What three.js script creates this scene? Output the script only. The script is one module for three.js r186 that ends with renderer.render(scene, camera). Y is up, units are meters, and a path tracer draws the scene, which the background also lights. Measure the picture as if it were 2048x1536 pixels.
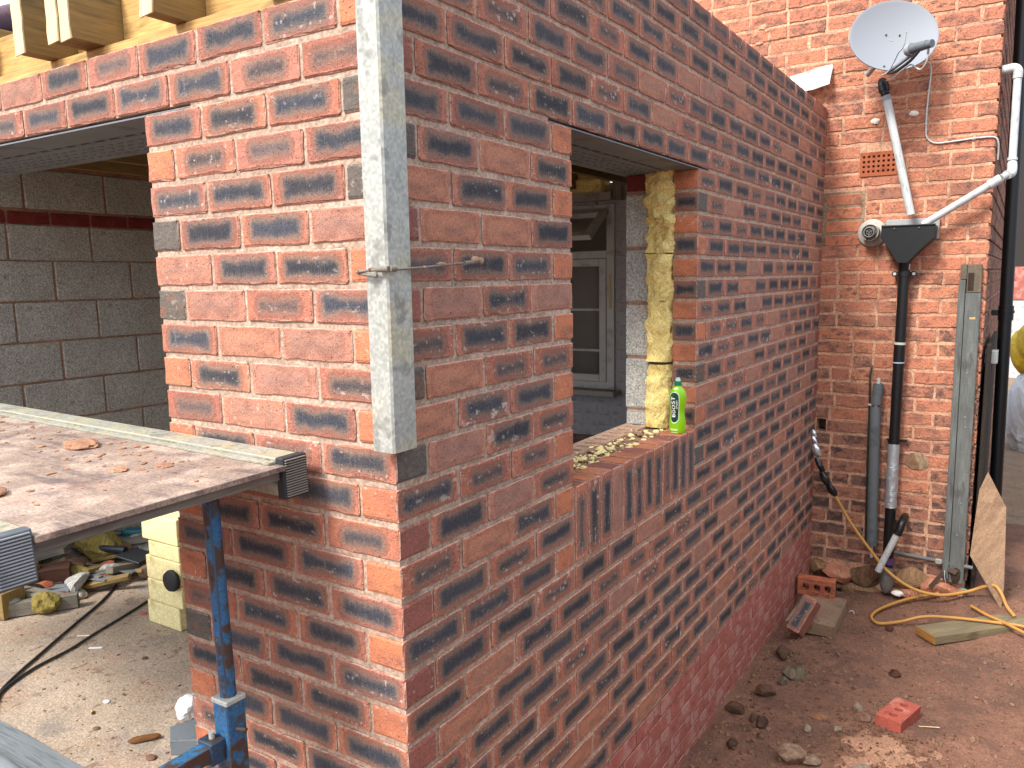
import * as THREE from 'three';
import { mergeGeometries } from 'three/addons/utils/BufferGeometryUtils.js';
import { RoundedBoxGeometry } from 'three/addons/geometries/RoundedBoxGeometry.js';
import { FontLoader } from 'three/addons/loaders/FontLoader.js';
import { TextGeometry } from 'three/addons/geometries/TextGeometry.js';

// ---------------------------------------------------------------- camera, sky, sun, exposure
const scene = new THREE.Scene();
const camera = new THREE.PerspectiveCamera(51.81, 4 / 3, 0.05, 400);
camera.position.set(1.0975, 0.4292, 1.2267);
camera.rotation.set(-0.14547, 0.5574, -0.01581, 'YXZ');
camera.setViewOffset(2048, 1536, -35.1, -20.2, 2048, 1536);
const SUN = new THREE.Vector3(-0.2, 0.78, 0.6).normalize();
const EXPOSURE = 1.45;
const SKY_GAIN = 0.88;
const SUN_GAIN = 4.0;

const renderer = new THREE.WebGLRenderer({ antialias: true });
renderer.toneMapping = THREE.LinearToneMapping;
renderer.toneMappingExposure = EXPOSURE;
renderer.shadowMap.enabled = true;

const sun = new THREE.DirectionalLight(new THREE.Color(1.0, 0.94, 0.86), SUN_GAIN);
sun.position.copy(SUN).multiplyScalar(12);
sun.target.position.set(0, 0, -1.5);
sun.castShadow = true;
sun.shadow.radius = 26;
sun.shadow.mapSize.set(2048, 2048);
Object.assign(sun.shadow.camera, { left: -7, right: 7, top: 7, bottom: -7, near: 0.5, far: 40 });
scene.add(sun, sun.target);

// ---------------------------------------------------------------- seeded random numbers and noise
function rng(seed) { let s = (seed * 2654435761) >>> 0 || 1; return () => { s = (s + 0x6D2B79F5) >>> 0; let t = s; t = Math.imul(t ^ (t >>> 15), t | 1); t ^= t + Math.imul(t ^ (t >>> 7), t | 61); return ((t ^ (t >>> 14)) >>> 0) / 4294967296; }; }
const R0 = rng(7);
const LAT = new Float32Array(65536); for (let i = 0; i < 65536; i++) LAT[i] = R0();
function vn(x, y, s = 0, per = 256) {            // value noise 0..1, lattice period per
  const xi = Math.floor(x), yi = Math.floor(y); let fx = x - xi, fy = y - yi;
  fx = fx * fx * (3 - 2 * fx); fy = fy * fy * (3 - 2 * fy);
  const x0 = ((xi % per) + per) % per, x1 = (x0 + 1) % per, y0 = ((yi % per) + per) % per, y1 = (y0 + 1) % per;
  const o = s * 37;
  const a = LAT[((y0 + o) & 255) * 256 + ((x0 + s * 91) & 255)], b = LAT[((y0 + o) & 255) * 256 + ((x1 + s * 91) & 255)];
  const c = LAT[((y1 + o) & 255) * 256 + ((x0 + s * 91) & 255)], d = LAT[((y1 + o) & 255) * 256 + ((x1 + s * 91) & 255)];
  return (a + (b - a) * fx) * (1 - fy) + (c + (d - c) * fx) * fy;
}
function fbm(x, y, s = 0, oct = 4, per = 256) { let v = 0, a = 0.5, n = 0; for (let i = 0; i < oct; i++) { v += a * vn(x, y, s + i, per); n += a; x *= 2; y *= 2; per *= 2; if (per > 256) per = 256; a *= 0.55; } return v / n; }
const clamp = (v, a = 0, b = 1) => v < a ? a : v > b ? b : v;
const sst = (a, b, v) => { const t = clamp((v - a) / (b - a)); return t * t * (3 - 2 * t); };
const mix = (a, b, t) => a + (b - a) * t;
const mix3 = (a, b, t) => [a[0] + (b[0] - a[0]) * t, a[1] + (b[1] - a[1]) * t, a[2] + (b[2] - a[2]) * t];

// ---------------------------------------------------------------- sky: bright hazy cloud with blue between
{
  const W = 512, H = 256, d = new Float32Array(W * H * 4), v = new THREE.Vector3();
  for (let j = 0; j < H; j++) for (let i = 0; i < W; i++) {
    const th = (0.5 - (j + 0.5) / H) * Math.PI, ph = ((i + 0.5) / W) * Math.PI * 2 - Math.PI;
    v.set(Math.cos(th) * Math.cos(ph), -Math.sin(th), Math.cos(th) * Math.sin(ph));
    const up = v.y;
    const cl = sst(0.36, 0.6, fbm(i / W * 8, j / H * 6 + 3, 11, 5, 8));
    const blue = [0.4, 0.66, 1.0], cloud = [1.16, 1.17, 1.2];
    let c = mix3(blue, cloud, clamp(cl * 0.9 + 0.06));
    const hz = sst(0.25, 0.0, up); c = mix3(c, [0.98, 1.0, 1.03], hz * 0.8);
    const ang = Math.acos(clamp(v.dot(SUN), -1, 1)) * 57.3, g = 2.4 * Math.exp(-(ang * ang) / (2 * 24 * 24));
    c = [c[0] + g, c[1] + g * 0.97, c[2] + g * 0.92];
    if (up < 0) c = [0.32, 0.28, 0.25];
    const o = (j * W + i) * 4; d[o] = c[0] * SKY_GAIN; d[o + 1] = c[1] * SKY_GAIN; d[o + 2] = c[2] * SKY_GAIN; d[o + 3] = 1;
  }
  const t = new THREE.DataTexture(d, W, H, THREE.RGBAFormat, THREE.FloatType);
  t.mapping = THREE.EquirectangularReflectionMapping; t.magFilter = t.minFilter = THREE.LinearFilter; t.wrapS = THREE.RepeatWrapping; t.needsUpdate = true;
  scene.background = t; scene.environment = t;
}

// ---------------------------------------------------------------- textures
function dtex(w, h, fn, srgb = true) {
  const d = new Uint8Array(w * h * 4);
  for (let j = 0; j < h; j++) for (let i = 0; i < w; i++) { const c = fn(i / w, j / h, i, j), o = (j * w + i) * 4; d[o] = clamp(c[0], 0, 255); d[o + 1] = clamp(c[1], 0, 255); d[o + 2] = clamp(c[2], 0, 255); d[o + 3] = 255; }
  return wrapTex(d, w, h, srgb);
}
function wrapTex(d, w, h, srgb) {
  const t = new THREE.DataTexture(d, w, h, THREE.RGBAFormat);
  t.magFilter = THREE.LinearFilter; t.minFilter = THREE.LinearMipmapLinearFilter; t.generateMipmaps = true; t.wrapS = t.wrapT = THREE.RepeatWrapping;
  if (srgb) t.colorSpace = THREE.SRGBColorSpace; t.needsUpdate = true; return t;
}
const gtex = (w, h, fn) => dtex(w, h, (u, v, i, j) => { const g = fn(u, v, i, j) * 255; return [g, g, g]; }, false);

// brick atlas: 8 x 16 stretcher faces (256 x 96 px), 4 rows of 16 header faces (128 x 96 px), one plain strip
const AW = 2048, AH = 2048, NS = 112, NHD = 64;
const atlasC = new Uint8Array(AW * AH * 4), atlasB = new Uint8Array(AW * AH * 4);
const STYPE = [];      // type letter of every stretcher cell
const HTYPE = [];
function paintBrick(x0, y0, w, h, mmx, mmy, kind, seed) {
  const r = rng(seed), tone = r(), warm = r();
  const RED = mix3([153, 93, 76], [176, 110, 90], tone), ORA = [193, 121, 88], PINK = [178, 125, 108], MAR = [115, 77, 67];
  const DARK = mix3([27, 32, 42], [46, 54, 68], r()), OLV = [112, 104, 94], PALE = [204, 184, 168];
  let base = mix3(RED, warm > 0.6 ? PINK : ORA, r() * 0.55);
  if (kind === 'O') base = mix3([184, 112, 82], [196, 120, 84], r());
  if (kind === 'P') base = mix3(ORA, PINK, 0.25 + 0.6 * r());
  if (kind === 'R') base = mix3([136, 80, 70], [150, 92, 80], r());
  const st = kind === 'D' ? 0.9 + 0.1 * r() : kind === 'M' ? 0.5 + 0.28 * r() : kind === 'P' ? 0.02 + 0.14 * r() : 0;
  const cx = mmx * (0.5 + (r() - 0.5) * 0.06), cy = mmy * (0.5 + (r() - 0.5) * 0.08);
  const hx = mmx * (kind === 'M' ? 0.26 + 0.08 * r() : 0.335 + 0.06 * r()), hy = mmy * (kind === 'M' ? 0.15 + 0.08 * r() : 0.235 + 0.07 * r());
  const blob = r() < 0.1 ? 0.3 + 0.45 * r() : 0, pinch = r() * r() * 0.5, scuff = r() < 0.55 ? 0.5 + r() : 0.2, smear = 0.35 + r() * 0.75, so = (seed * 13) % 200, ns = seed % 23;
  const nScr = r() < 0.22 ? 1 + Math.floor(r() * 3) : 0, scr = []; for (let i = 0; i < nScr; i++) scr.push([r() * mmx, r() * mmy, (r() - 0.5) * 2.6, 3 + r() * 9, 0.5 + r() * 1.6]);
  for (let j = 0; j < h; j++) for (let i = 0; i < w; i++) {
    const x = (i + 0.5) / w * mmx, y = (j + 0.5) / h * mmy;
    const dE = Math.min(x, y, mmx - x, mmy - y);
    const lo = fbm(x * 0.022 + so, y * 0.04, ns, 3), mid = fbm(x * 0.12 + so, y * 0.16, ns + 2, 3), hi = vn(x * 0.9 + so, y * 0.9, ns + 5), streak = fbm(x * 0.6 + so, y * 0.07, ns + 7, 3);
    let c = mix3(base, kind === 'K' ? [86, 78, 72] : MAR, clamp((lo - 0.42) * 1.1));
    c = mix3(c, ORA, clamp((0.45 - mid) * 0.9));
    if (kind === 'K') { c = mix3([78, 72, 67], [108, 98, 90], mid); c = mix3(c, [120, 84, 66], sst(0.62, 0.8, lo)); }
    if (st > 0) {
      const px = (x - cx) / hx, pin = 1 - pinch * Math.max(0, Math.cos(px * Math.PI * 0.5)) ** 2;
      const rd = Math.min(11, hy * 0.9), qx = Math.abs(x - cx) - hx + rd, qy = Math.abs(y - cy) - hy * pin + rd;
      let sd = Math.hypot(Math.max(qx, 0), Math.max(qy, 0)) + Math.min(Math.max(qx, qy), 0) - rd;
      sd += (lo - 0.5) * 15 + (streak - 0.5) * 9 + (mid - 0.5) * 8 + (hi - 0.5) * 4;
      c = mix3(c, MAR, sst(20, 10, sd) * sst(1, 9, sd) * (kind === 'P' ? 0.25 : 0.5)); c = mix3(c, PINK, sst(2.6, 0, Math.abs(sd - 21)) * 0.45); c = mix3(c, MAR, sst(2, 0, Math.abs(sd - 15)) * 0.3);
      c = mix3(c, OLV, sst(13, 1, sd) * 0.62 * Math.min(1, st + 0.15));
      c = mix3(c, DARK, sst(8, -15, sd) * st * (0.78 + 0.22 * mid));
      c = mix3(c, [116, 118, 122], sst(0, -9, sd) * sst(0.54, 0.8, streak) * 0.3);
    }
    const f = 0.86 + 0.28 * hi; c = [c[0] * f, c[1] * f, c[2] * f];
    const eN = fbm(x * 0.09 + so, y * 0.09, ns + 9, 3);
    const edge = sst(6, 0.5, dE + (eN - 0.45) * 13) * smear; c = mix3(c, PALE, clamp(edge * 0.5)); c = mix3(c, PALE, sst(3.4, 1.2, dE + (mid - 0.5) * 5) * (0.25 + 0.55 * eN));
    c = mix3(c, [188, 176, 166], sst(0.66, 0.8, fbm(x * 0.07 + so, y * 0.11, ns + 12, 4)) * scuff * 0.5);
    if (blob > 0) c = mix3(c, [212, 204, 196], sst(0.62, 0.74, fbm(x * 0.045 + so + 40, y * 0.06, ns + 19, 5)) * blob);
    const sp = vn(x * 0.7 + so, y * 0.7, ns + 15); if (sp > 0.93) c = mix3(c, [206, 200, 192], (sp - 0.93) * 9 * scuff);
    const pit = vn(x * 0.42 + so, y * 0.42, ns + 17); const pt = sst(0.85, 0.95, pit); c = mix3(c, [50, 36, 32], pt * 0.6);
    for (const s of scr) { const dx = x - s[0], dy = y - s[1], a = Math.abs(dx * Math.cos(s[2]) - dy * Math.sin(s[2])), b = Math.abs(dx * Math.sin(s[2]) + dy * Math.cos(s[2])); if (b < s[3] && a < s[4] * 1.6) c = mix3(c, [214, 208, 202], 0.75 * (1 - b / s[3]) * sst(s[4] * 1.6, s[4] * 0.4, a) * (0.4 + hi)); }
    const o = ((y0 + j) * AW + x0 + i) * 4;
    atlasC[o] = clamp(c[0], 0, 255); atlasC[o + 1] = clamp(c[1], 0, 255); atlasC[o + 2] = clamp(c[2], 0, 255); atlasC[o + 3] = 255;
    const bmp = clamp(0.5 + (streak - 0.5) * 0.5 + (hi - 0.5) * 0.3 + (mid - 0.5) * 0.5 - pt * 0.55 + edge * 0.12);
    atlasB[o] = atlasB[o + 1] = atlasB[o + 2] = bmp * 255; atlasB[o + 3] = 255;
  }
}
for (let k = 0; k < NS; k++) { const q = k % 20, t = q < 12 ? 'D' : q < 17 ? 'M' : 'P'; STYPE.push(t); paintBrick((k % 8) * 256, Math.floor(k / 8) * 96, 256, 96, 215, 73, t, 101 + k * 7); }
for (let k = 0; k < NHD; k++) { const q = k % 8, t = q < 3 ? 'O' : q < 5 ? 'R' : q < 7 ? 'K' : 'D'; HTYPE.push(t); paintBrick((k % 16) * 128, 1344 + 96 * 2 - 192 + Math.floor(k / 16) * 96, 128, 96, 102, 73, t, 5001 + k * 11); }
const PLAINY = 1344 + 4 * 96;                 // 1728 ... 2048: plain brick strips (tops, undersides, red plinth bricks)
for (let k = 0; k < 24; k++) paintBrick((k % 8) * 256, PLAINY + Math.floor(k / 8) * 96, 256, 96, 215, 73, 'R', 9001 + k * 5);
const BRICK_MAP = wrapTex(atlasC, AW, AH, true), BRICK_BUMP = wrapTex(atlasB, AW, AH, false);
const cellS = k => [(k % 8) * 256, Math.floor(k / 8) * 96, 256, 96];
const cellH = k => [(k % 16) * 128, 1344 + Math.floor(k / 16) * 96, 128, 96];
const cellP = k => [(k % 8) * 256, PLAINY + Math.floor(k / 8) * 96, 256, 96];
const cellUV = (c, a, b) => [(c[0] + 1.5 + a * (c[2] - 3)) / AW, (c[1] + 1.5 + b * (c[3] - 3)) / AH];
// old house bricks: 4 x 10 cells of 256 x 96 px; cells 0-15 orange, 16-27 mixed, 28-39 sooty brown
const OW = 1024, OH = 1024;
const OLD_MAP = (() => {
  const d = new Uint8Array(OW * OH * 4), b = new Uint8Array(OW * OH * 4);
  for (let k = 0; k < 40; k++) {
    const r = rng(333 + k * 17), x0 = (k % 4) * 256, y0 = Math.floor(k / 4) * 96, so = k * 9.7, ns = k % 19;
    const A = mix3([190, 120, 90], [178, 110, 86], r()), B = k < 16 ? [170, 110, 88] : k < 28 ? [150, 102, 84] : [114, 84, 74], Y = [190, 152, 118], S = [78, 62, 58];
    const soot = k < 16 ? 0.15 + 0.3 * r() : k < 28 ? 0.3 + 0.4 * r() : 0.55 + 0.4 * r(), yel = r() * (k < 28 ? 0.8 : 0.5), base = mix3(A, B, k < 16 ? r() * 0.7 : 0.35 + 0.6 * r());
    for (let j = 0; j < 96; j++) for (let i = 0; i < 256; i++) {
      const x = i / 256 * 230, y = j / 96 * 74, dE = Math.min(x, y, 230 - x, 74 - y);
      const lo = fbm(x * 0.018 + so, y * 0.035, ns, 3), mid = fbm(x * 0.09 + so, y * 0.1, ns + 3, 4), hi = vn(x * 0.8 + so, y * 0.8, ns + 6);
      let c = mix3(base, Y, sst(0.5, 0.75, mid) * yel);
      c = mix3(c, S, sst(0.46, 0.72, lo) * soot);
      c = mix3(c, S, sst(0.6, 0.75, fbm(x * 0.05 + so, y * 0.05, ns + 8, 4)) * soot);
      const crack = sst(0.035, 0.0, Math.abs(fbm(x * 0.035 + so, y * 0.06, ns + 11, 3) - 0.5)) * sst(0.5, 0.7, lo); c = mix3(c, [70, 46, 40], crack * 0.4);
      const pit = sst(0.82, 0.93, vn(x * 0.33 + so, y * 0.33, ns + 13)); c = mix3(c, [72, 44, 36], pit * 0.6);
      const wh = sst(0.72, 0.84, fbm(x * 0.09 + so, y * 0.09, ns + 15, 4)); c = mix3(c, [206, 184, 164], wh * 0.45);
      const e = sst(7, 0, dE + (mid - 0.5) * 16); c = mix3(c, [194, 152, 124], e * 0.6);
      const f = 0.84 + 0.32 * hi, o = ((y0 + j) * OW + x0 + i) * 4;
      d[o] = clamp(c[0] * f, 0, 255); d[o + 1] = clamp(c[1] * f, 0, 255); d[o + 2] = clamp(c[2] * f, 0, 255); d[o + 3] = 255;
      b[o] = b[o + 1] = b[o + 2] = clamp(0.5 + (mid - 0.5) * 0.8 + (hi - 0.5) * 0.25 - pit * 0.5 - crack * 0.4) * 255; b[o + 3] = 255;
    }
  }
  return [wrapTex(d, OW, OH, true), wrapTex(b, OW, OH, false)];
})();
const cellO = k => [(k % 4) * 256, Math.floor(k / 4) * 96, 256, 96];

const T = {};
T.fine = gtex(512, 512, (u, v) => 0.6 * fbm(u * 64, v * 64, 3, 3, 64) + 0.4 * vn(u * 200, v * 200, 9, 200));
T.rough = gtex(512, 512, (u, v) => fbm(u * 12, v * 12, 21, 6, 12));
T.mortar = dtex(512, 512, (u, v) => { const a = fbm(u * 10, v * 10, 31, 5, 10), b = vn(u * 170, v * 170, 35, 170), c = sst(0.55, 0.75, fbm(u * 24, v * 24, 38, 3, 24)); let k = mix3([151, 128, 111], [180, 155, 137], a * 1.3 - 0.15); k = mix3(k, [202, 184, 168], c * 0.4); const f = 0.86 + 0.28 * b; return [k[0] * f, k[1] * f, k[2] * f]; });
T.oldMortar = dtex(512, 512, (u, v) => { const a = fbm(u * 8, v * 8, 41, 5, 8), b = vn(u * 150, v * 150, 45, 150), c = sst(0.56, 0.74, fbm(u * 14, v * 14, 48, 4, 14)); let k = mix3([176, 130, 104], [202, 160, 132], a * 1.3 - 0.15); k = mix3(k, [136, 106, 90], c * 0.6); const f = 0.82 + 0.34 * b; return [k[0] * f, k[1] * f, k[2] * f]; });
T.soil = dtex(1024, 1024, (u, v) => {
  const a = fbm(u * 6, v * 6, 51, 5, 6), m = fbm(u * 34, v * 34, 55, 4, 34), h = vn(u * 240, v * 240, 57, 240), w = sst(0.5, 0.68, fbm(u * 9, v * 9, 59, 4, 9));
  let c = mix3([100, 69, 55], [130, 91, 72], clamp(a * 1.5 - 0.25)); c = mix3(c, [88, 63, 53], w * 0.5); c = mix3(c, [134, 100, 82], sst(0.6, 0.8, m) * 0.4); c = mix3(c, [72, 52, 44], sst(0.62, 0.75, fbm(u * 60, v * 60, 63, 3, 60)) * 0.35);
  const s = vn(u * 130, v * 130, 61, 130); if (s > 0.94) c = mix3(c, [190, 172, 156], (s - 0.94) * 12);
  const f = 0.86 + 0.28 * h; return [c[0] * f, c[1] * f, c[2] * f];
});
T.slab = dtex(1024, 1024, (u, v) => {
  const a = fbm(u * 5, v * 5, 71, 5, 5), m = fbm(u * 26, v * 26, 73, 4, 26), h = vn(u * 220, v * 220, 75, 220), r = sst(0.52, 0.7, fbm(u * 7, v * 7, 77, 5, 7));
  let c = mix3([146, 130, 114], [178, 160, 142], a); c = mix3(c, [160, 132, 112], r * 0.5); c = mix3(c, [120, 112, 106], sst(0.58, 0.72, fbm(u * 4, v * 4, 79, 4, 4)) * 0.6); c = mix3(c, [106, 76, 62], sst(0.66, 0.8, m) * 0.55);
  const s = vn(u * 120, v * 120, 81, 120); if (s > 0.95) c = mix3(c, [88, 56, 46], 0.7); if (s < 0.03) c = mix3(c, [206, 196, 186], 0.6);
  const f = 0.86 + 0.28 * h; return [c[0] * f, c[1] * f, c[2] * f];
});
T.block = dtex(512, 512, (u, v) => { const a = fbm(u * 5, v * 5, 91, 4, 5), h = vn(u * 150, v * 150, 93, 150), h2 = vn(u * 70, v * 70, 95, 70); let c = mix3([152, 152, 148], [182, 180, 174], a); c = mix3(c, [112, 110, 107], sst(0.8, 0.94, h2) * 0.55); c = mix3(c, [150, 124, 110], sst(0.62, 0.78, fbm(u * 6, v * 6, 97, 4, 6)) * 0.22); const f = 0.8 + 0.4 * h; return [c[0] * f, c[1] * f, c[2] * f]; });
T.blockB = gtex(512, 512, (u, v) => clamp(0.55 * vn(u * 90, v * 90, 95, 90) + 0.45 * vn(u * 190, v * 190, 93, 190)));
function wood(seed, A, B, K, lines) { return dtex(512, 512, (u, v) => { const w = fbm(u * 3, v * 8, seed, 3, 3) * 0.35, g = fbm(u * 4 + w, v * lines + w * 6, seed + 2, 4, 4), f = vn(u * 14, v * 256, seed + 5, 256), ring = 0.5 + 0.5 * Math.sin((v * lines * 1.3 + w * 18) * 6.283); let c = mix3(A, B, clamp(g * 0.9 + ring * 0.18 - 0.1)); c = mix3(c, K, sst(0.62, 0.8, fbm(u * 6, v * 20, seed + 7, 3, 6)) * 0.6); const k = 0.9 + 0.2 * f; return [c[0] * k, c[1] * k, c[2] * k]; }); }
T.pine = wood(101, [206, 170, 106], [168, 128, 72], [138, 110, 66], 16);
T.treated = wood(121, [170, 146, 96], [132, 112, 74], [112, 98, 64], 14);
T.pale = wood(141, [226, 208, 170], [206, 182, 138], [190, 162, 120], 10);
T.grey = wood(161, [134, 128, 116], [98, 92, 84], [82, 72, 64], 20);
T.ply = dtex(1024, 1024, (u, v) => {
  const g = fbm(u * 5, v * 60, 181, 4, 5), a = fbm(u * 5, v * 5, 183, 5, 5), d = fbm(u * 12, v * 12, 185, 5, 12), h = vn(u * 230, v * 230, 187, 230);
  let c = mix3([132, 116, 106], [164, 144, 130], g); c = mix3(c, [92, 80, 80], sst(0.46, 0.66, a * 0.55 + g * 0.45) * 0.75); c = mix3(c, [196, 178, 164], sst(0.4, 0.75, d) * 0.6); c = mix3(c, [190, 152, 132], sst(0.56, 0.8, fbm(u * 8, v * 8, 189, 5, 8)) * 0.4);
  const f = 0.86 + 0.28 * h; return [c[0] * f, c[1] * f, c[2] * f];
});
T.osb = dtex(512, 512, (u, v) => { const g = fbm(u * 8 + v * 3, v * 40 - u * 20, 201, 4, 40), d = fbm(u * 6, v * 6, 205, 4, 6), h = vn(u * 180, v * 180, 207, 180); let c = mix3([164, 134, 106], [120, 94, 74], g); c = mix3(c, [112, 86, 68], sst(0.56, 0.74, d) * 0.55); const f = 0.9 + 0.2 * h; return [c[0] * f, c[1] * f, c[2] * f]; });
T.galv = dtex(512, 512, (u, v) => { const a = fbm(u * 5, v * 5, 221, 5, 5), b = fbm(u * 26, v * 26, 223, 3, 26), h = vn(u * 160, v * 160, 225, 160), y = sst(0.5, 0.68, fbm(u * 9, v * 4, 227, 4, 4)); let c = mix3([172, 176, 174], [200, 202, 196], a); c = mix3(c, [206, 198, 168], y * 0.55); c = mix3(c, [132, 132, 128], sst(0.62, 0.78, b) * 0.5); const f = 0.9 + 0.2 * h; return [c[0] * f, c[1] * f, c[2] * f]; });
T.blueRust = dtex(512, 512, (u, v) => { const a = fbm(u * 6, v * 6, 241, 5, 6), b = fbm(u * 22, v * 22, 243, 4, 22), h = vn(u * 150, v * 150, 245, 150); let c = mix3([40, 90, 136], [58, 110, 152], b); c = mix3(c, [62, 96, 110], sst(0.42, 0.56, b) * 0.5); c = mix3(c, mix3([92, 62, 48], [62, 50, 46], h), sst(0.45, 0.57, a * 0.55 + b * 0.45)); const f = 0.85 + 0.3 * h; return [c[0] * f, c[1] * f, c[2] * f]; });
T.wool = dtex(512, 512, (u, v) => { const a = fbm(u * 5, v * 9, 261, 5, 5), f = fbm(u * 50, v * 20, 263, 4, 20), h = vn(u * 220, v * 220, 265, 220); let c = mix3([214, 186, 108], [240, 222, 156], clamp(a * 0.7 + f * 0.5 - 0.1)); c = mix3(c, [176, 138, 74], sst(0.62, 0.8, fbm(u * 12, v * 12, 267, 4, 12)) * 0.55); const k = 0.84 + 0.32 * h; return [c[0] * k, c[1] * k, c[2] * k]; });
T.woolB = gtex(512, 512, (u, v) => 0.5 * fbm(u * 12, v * 12, 271, 5, 12) + 0.5 * fbm(u * 60, v * 26, 273, 3, 26));
T.foam = dtex(256, 256, (u, v) => { const a = fbm(u * 6, v * 6, 281, 4, 6), h = vn(u * 90, v * 90, 283, 90); let c = mix3([222, 206, 146], [238, 226, 174], a); c = mix3(c, [196, 178, 122], sst(0.62, 0.8, fbm(u * 10, v * 10, 285, 3, 10)) * 0.6); const f = 0.93 + 0.14 * h; return [c[0] * f, c[1] * f, c[2] * f]; });
T.grime = dtex(512, 512, (u, v) => { const a = fbm(u * 5, v * 5, 291, 5, 5), h = vn(u * 140, v * 140, 293, 140), s = sst(0.56, 0.74, fbm(u * 14, v * 14, 295, 4, 14)); const g = 236 - 26 * a - 60 * s * 0.5 - 10 * h; return [g, g, g]; });
T.stone = dtex(512, 512, (u, v) => { const a = fbm(u * 6, v * 6, 301, 5, 6), h = vn(u * 120, v * 120, 303, 120); let c = mix3([126, 112, 98], [176, 162, 146], a); c = mix3(c, [112, 80, 64], sst(0.56, 0.72, fbm(u * 9, v * 9, 305, 4, 9)) * 0.7); const f = 0.85 + 0.3 * h; return [c[0] * f, c[1] * f, c[2] * f]; });
T.redPlinth = dtex(512, 512, (u, v) => { const a = fbm(u * 6, v * 6, 311, 5, 6), h = vn(u * 160, v * 160, 313, 160); let c = mix3([150, 84, 74], [172, 100, 88], a); c = mix3(c, [188, 152, 144], sst(0.48, 0.7, fbm(u * 8, v * 8, 315, 5, 8)) * 0.6); c = mix3(c, [118, 66, 60], sst(0.6, 0.75, fbm(u * 15, v * 15, 317, 4, 15)) * 0.5); const f = 0.88 + 0.24 * h; return [c[0] * f, c[1] * f, c[2] * f]; });

function M(o) { const { color = 0xffffff, rough = 0.85, metal = 0, map, bump, bs = 0.001, phys, ...rest } = o; const p = { color, roughness: rough, metalness: metal, ...rest }; if (map) p.map = map; if (bump) { p.bumpMap = bump; p.bumpScale = bs; } return phys ? new THREE.MeshPhysicalMaterial({ ...p, ...phys }) : new THREE.MeshStandardMaterial(p); }
const MT = {
  brick: M({ map: BRICK_MAP, bump: BRICK_BUMP, bs: 0.0022, rough: 0.82 }),
  old: M({ map: OLD_MAP[0], bump: OLD_MAP[1], bs: 0.005, rough: 0.9 }),
  mortar: M({ map: T.mortar, bump: T.fine, bs: 0.004, rough: 0.95 }),
  oldMortar: M({ map: T.oldMortar, bump: T.rough, bs: 0.008, rough: 0.95 }),
  plinth: M({ map: T.redPlinth, bump: T.rough, bs: 0.002, rough: 0.85 }),
  soil: M({ map: T.soil, bump: T.rough, bs: 0.01, rough: 0.95 }),
  slab: M({ map: T.slab, bump: T.fine, bs: 0.003, rough: 0.92 }),
  block: M({ map: T.block, bump: T.blockB, bs: 0.0024, rough: 0.95 }),
  pine: M({ map: T.pine, bump: T.fine, bs: 0.0006, rough: 0.7 }),
  treated: M({ map: T.treated, color: 0xdcd6c8, bump: T.fine, bs: 0.0008, rough: 0.75 }),
  pale: M({ map: T.pale, bump: T.fine, bs: 0.001, rough: 0.8 }),
  greyWood: M({ map: T.grey, bump: T.fine, bs: 0.0015, rough: 0.85 }),
  ply: M({ map: T.ply, color: 0xf2ece8, bump: T.fine, bs: 0.001, rough: 0.85 }),
  osb: M({ map: T.osb, bump: T.fine, bs: 0.001, rough: 0.85 }),
  galv: M({ map: T.galv, color: 0xeeece8, bump: T.fine, bs: 0.0003, rough: 0.5, metal: 0.35 }),
  blue: M({ map: T.blueRust, bump: T.fine, bs: 0.0006, rough: 0.55, metal: 0.1 }),
  wool: M({ map: T.wool, bump: T.woolB, bs: 0.012, rough: 1 }),
  foam: M({ map: T.foam, bump: T.fine, bs: 0.001, rough: 0.9 }),
  stone: M({ map: T.stone, bump: T.rough, bs: 0.006, rough: 0.9 }),
  lintel: M({ color: 0x8b9097, map: T.grime, bump: T.fine, bs: 0.0003, rough: 0.6, metal: 0.3 }),
  white: M({ color: 0xd9dcdb, map: T.grime, rough: 0.38 }),
  upvc: M({ color: 0xe4e6e4, map: T.grime, rough: 0.4 }),
  black: M({ color: 0x101216, map: T.grime, bump: T.fine, bs: 0.0002, rough: 0.42 }),
  rubber: M({ color: 0x1c1c1e, rough: 0.7, bump: T.fine, bs: 0.0004 }),
  dark: M({ color: 0x2a2622, rough: 0.95 }),
  paintWall: M({ color: 0xc9c8cc, map: T.grime, bump: T.rough, bs: 0.004, rough: 0.85 }),
  terracotta: M({ color: 0xb4623e, map: T.grime, bump: T.fine, bs: 0.0008, rough: 0.85 }),
  grout: M({ map: T.mortar, color: 0xe0cfc4, bump: T.rough, bs: 0.008, rough: 1 }),
};

// ---------------------------------------------------------------- object helpers
const taken = new Map();
function numbered(n) { const k = taken.get(n) || 0; taken.set(n, k + 1); return k ? `${n}_${String(k).padStart(3, '0')}` : n; }
function shade(o) { o.traverse(m => { if (m.isMesh) { m.castShadow = true; m.receiveShadow = true; } }); return o; }
function thing(name, label, category, pos = [0, 0, 0], group, kind) { const g = new THREE.Group(); g.name = numbered(name); g.position.set(...pos); g.userData = { label, category, kind: 'thing' }; if (group) g.userData.group = group; if (kind) g.userData.kind = kind; scene.add(g); return g; }
function mesh(name, geo, mat, parent) { const m = new THREE.Mesh(geo, mat); m.name = name; m.castShadow = m.receiveShadow = true; parent.add(m); return m; }
function solo(name, geo, mat, label, category, pos = [0, 0, 0], group, kind) { const m = new THREE.Mesh(geo, mat); m.name = numbered(name); m.castShadow = m.receiveShadow = true; m.position.set(...pos); m.userData = { label, category, kind: 'thing' }; if (group) m.userData.group = group; if (kind) m.userData.kind = kind; scene.add(m); return m; }
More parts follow.
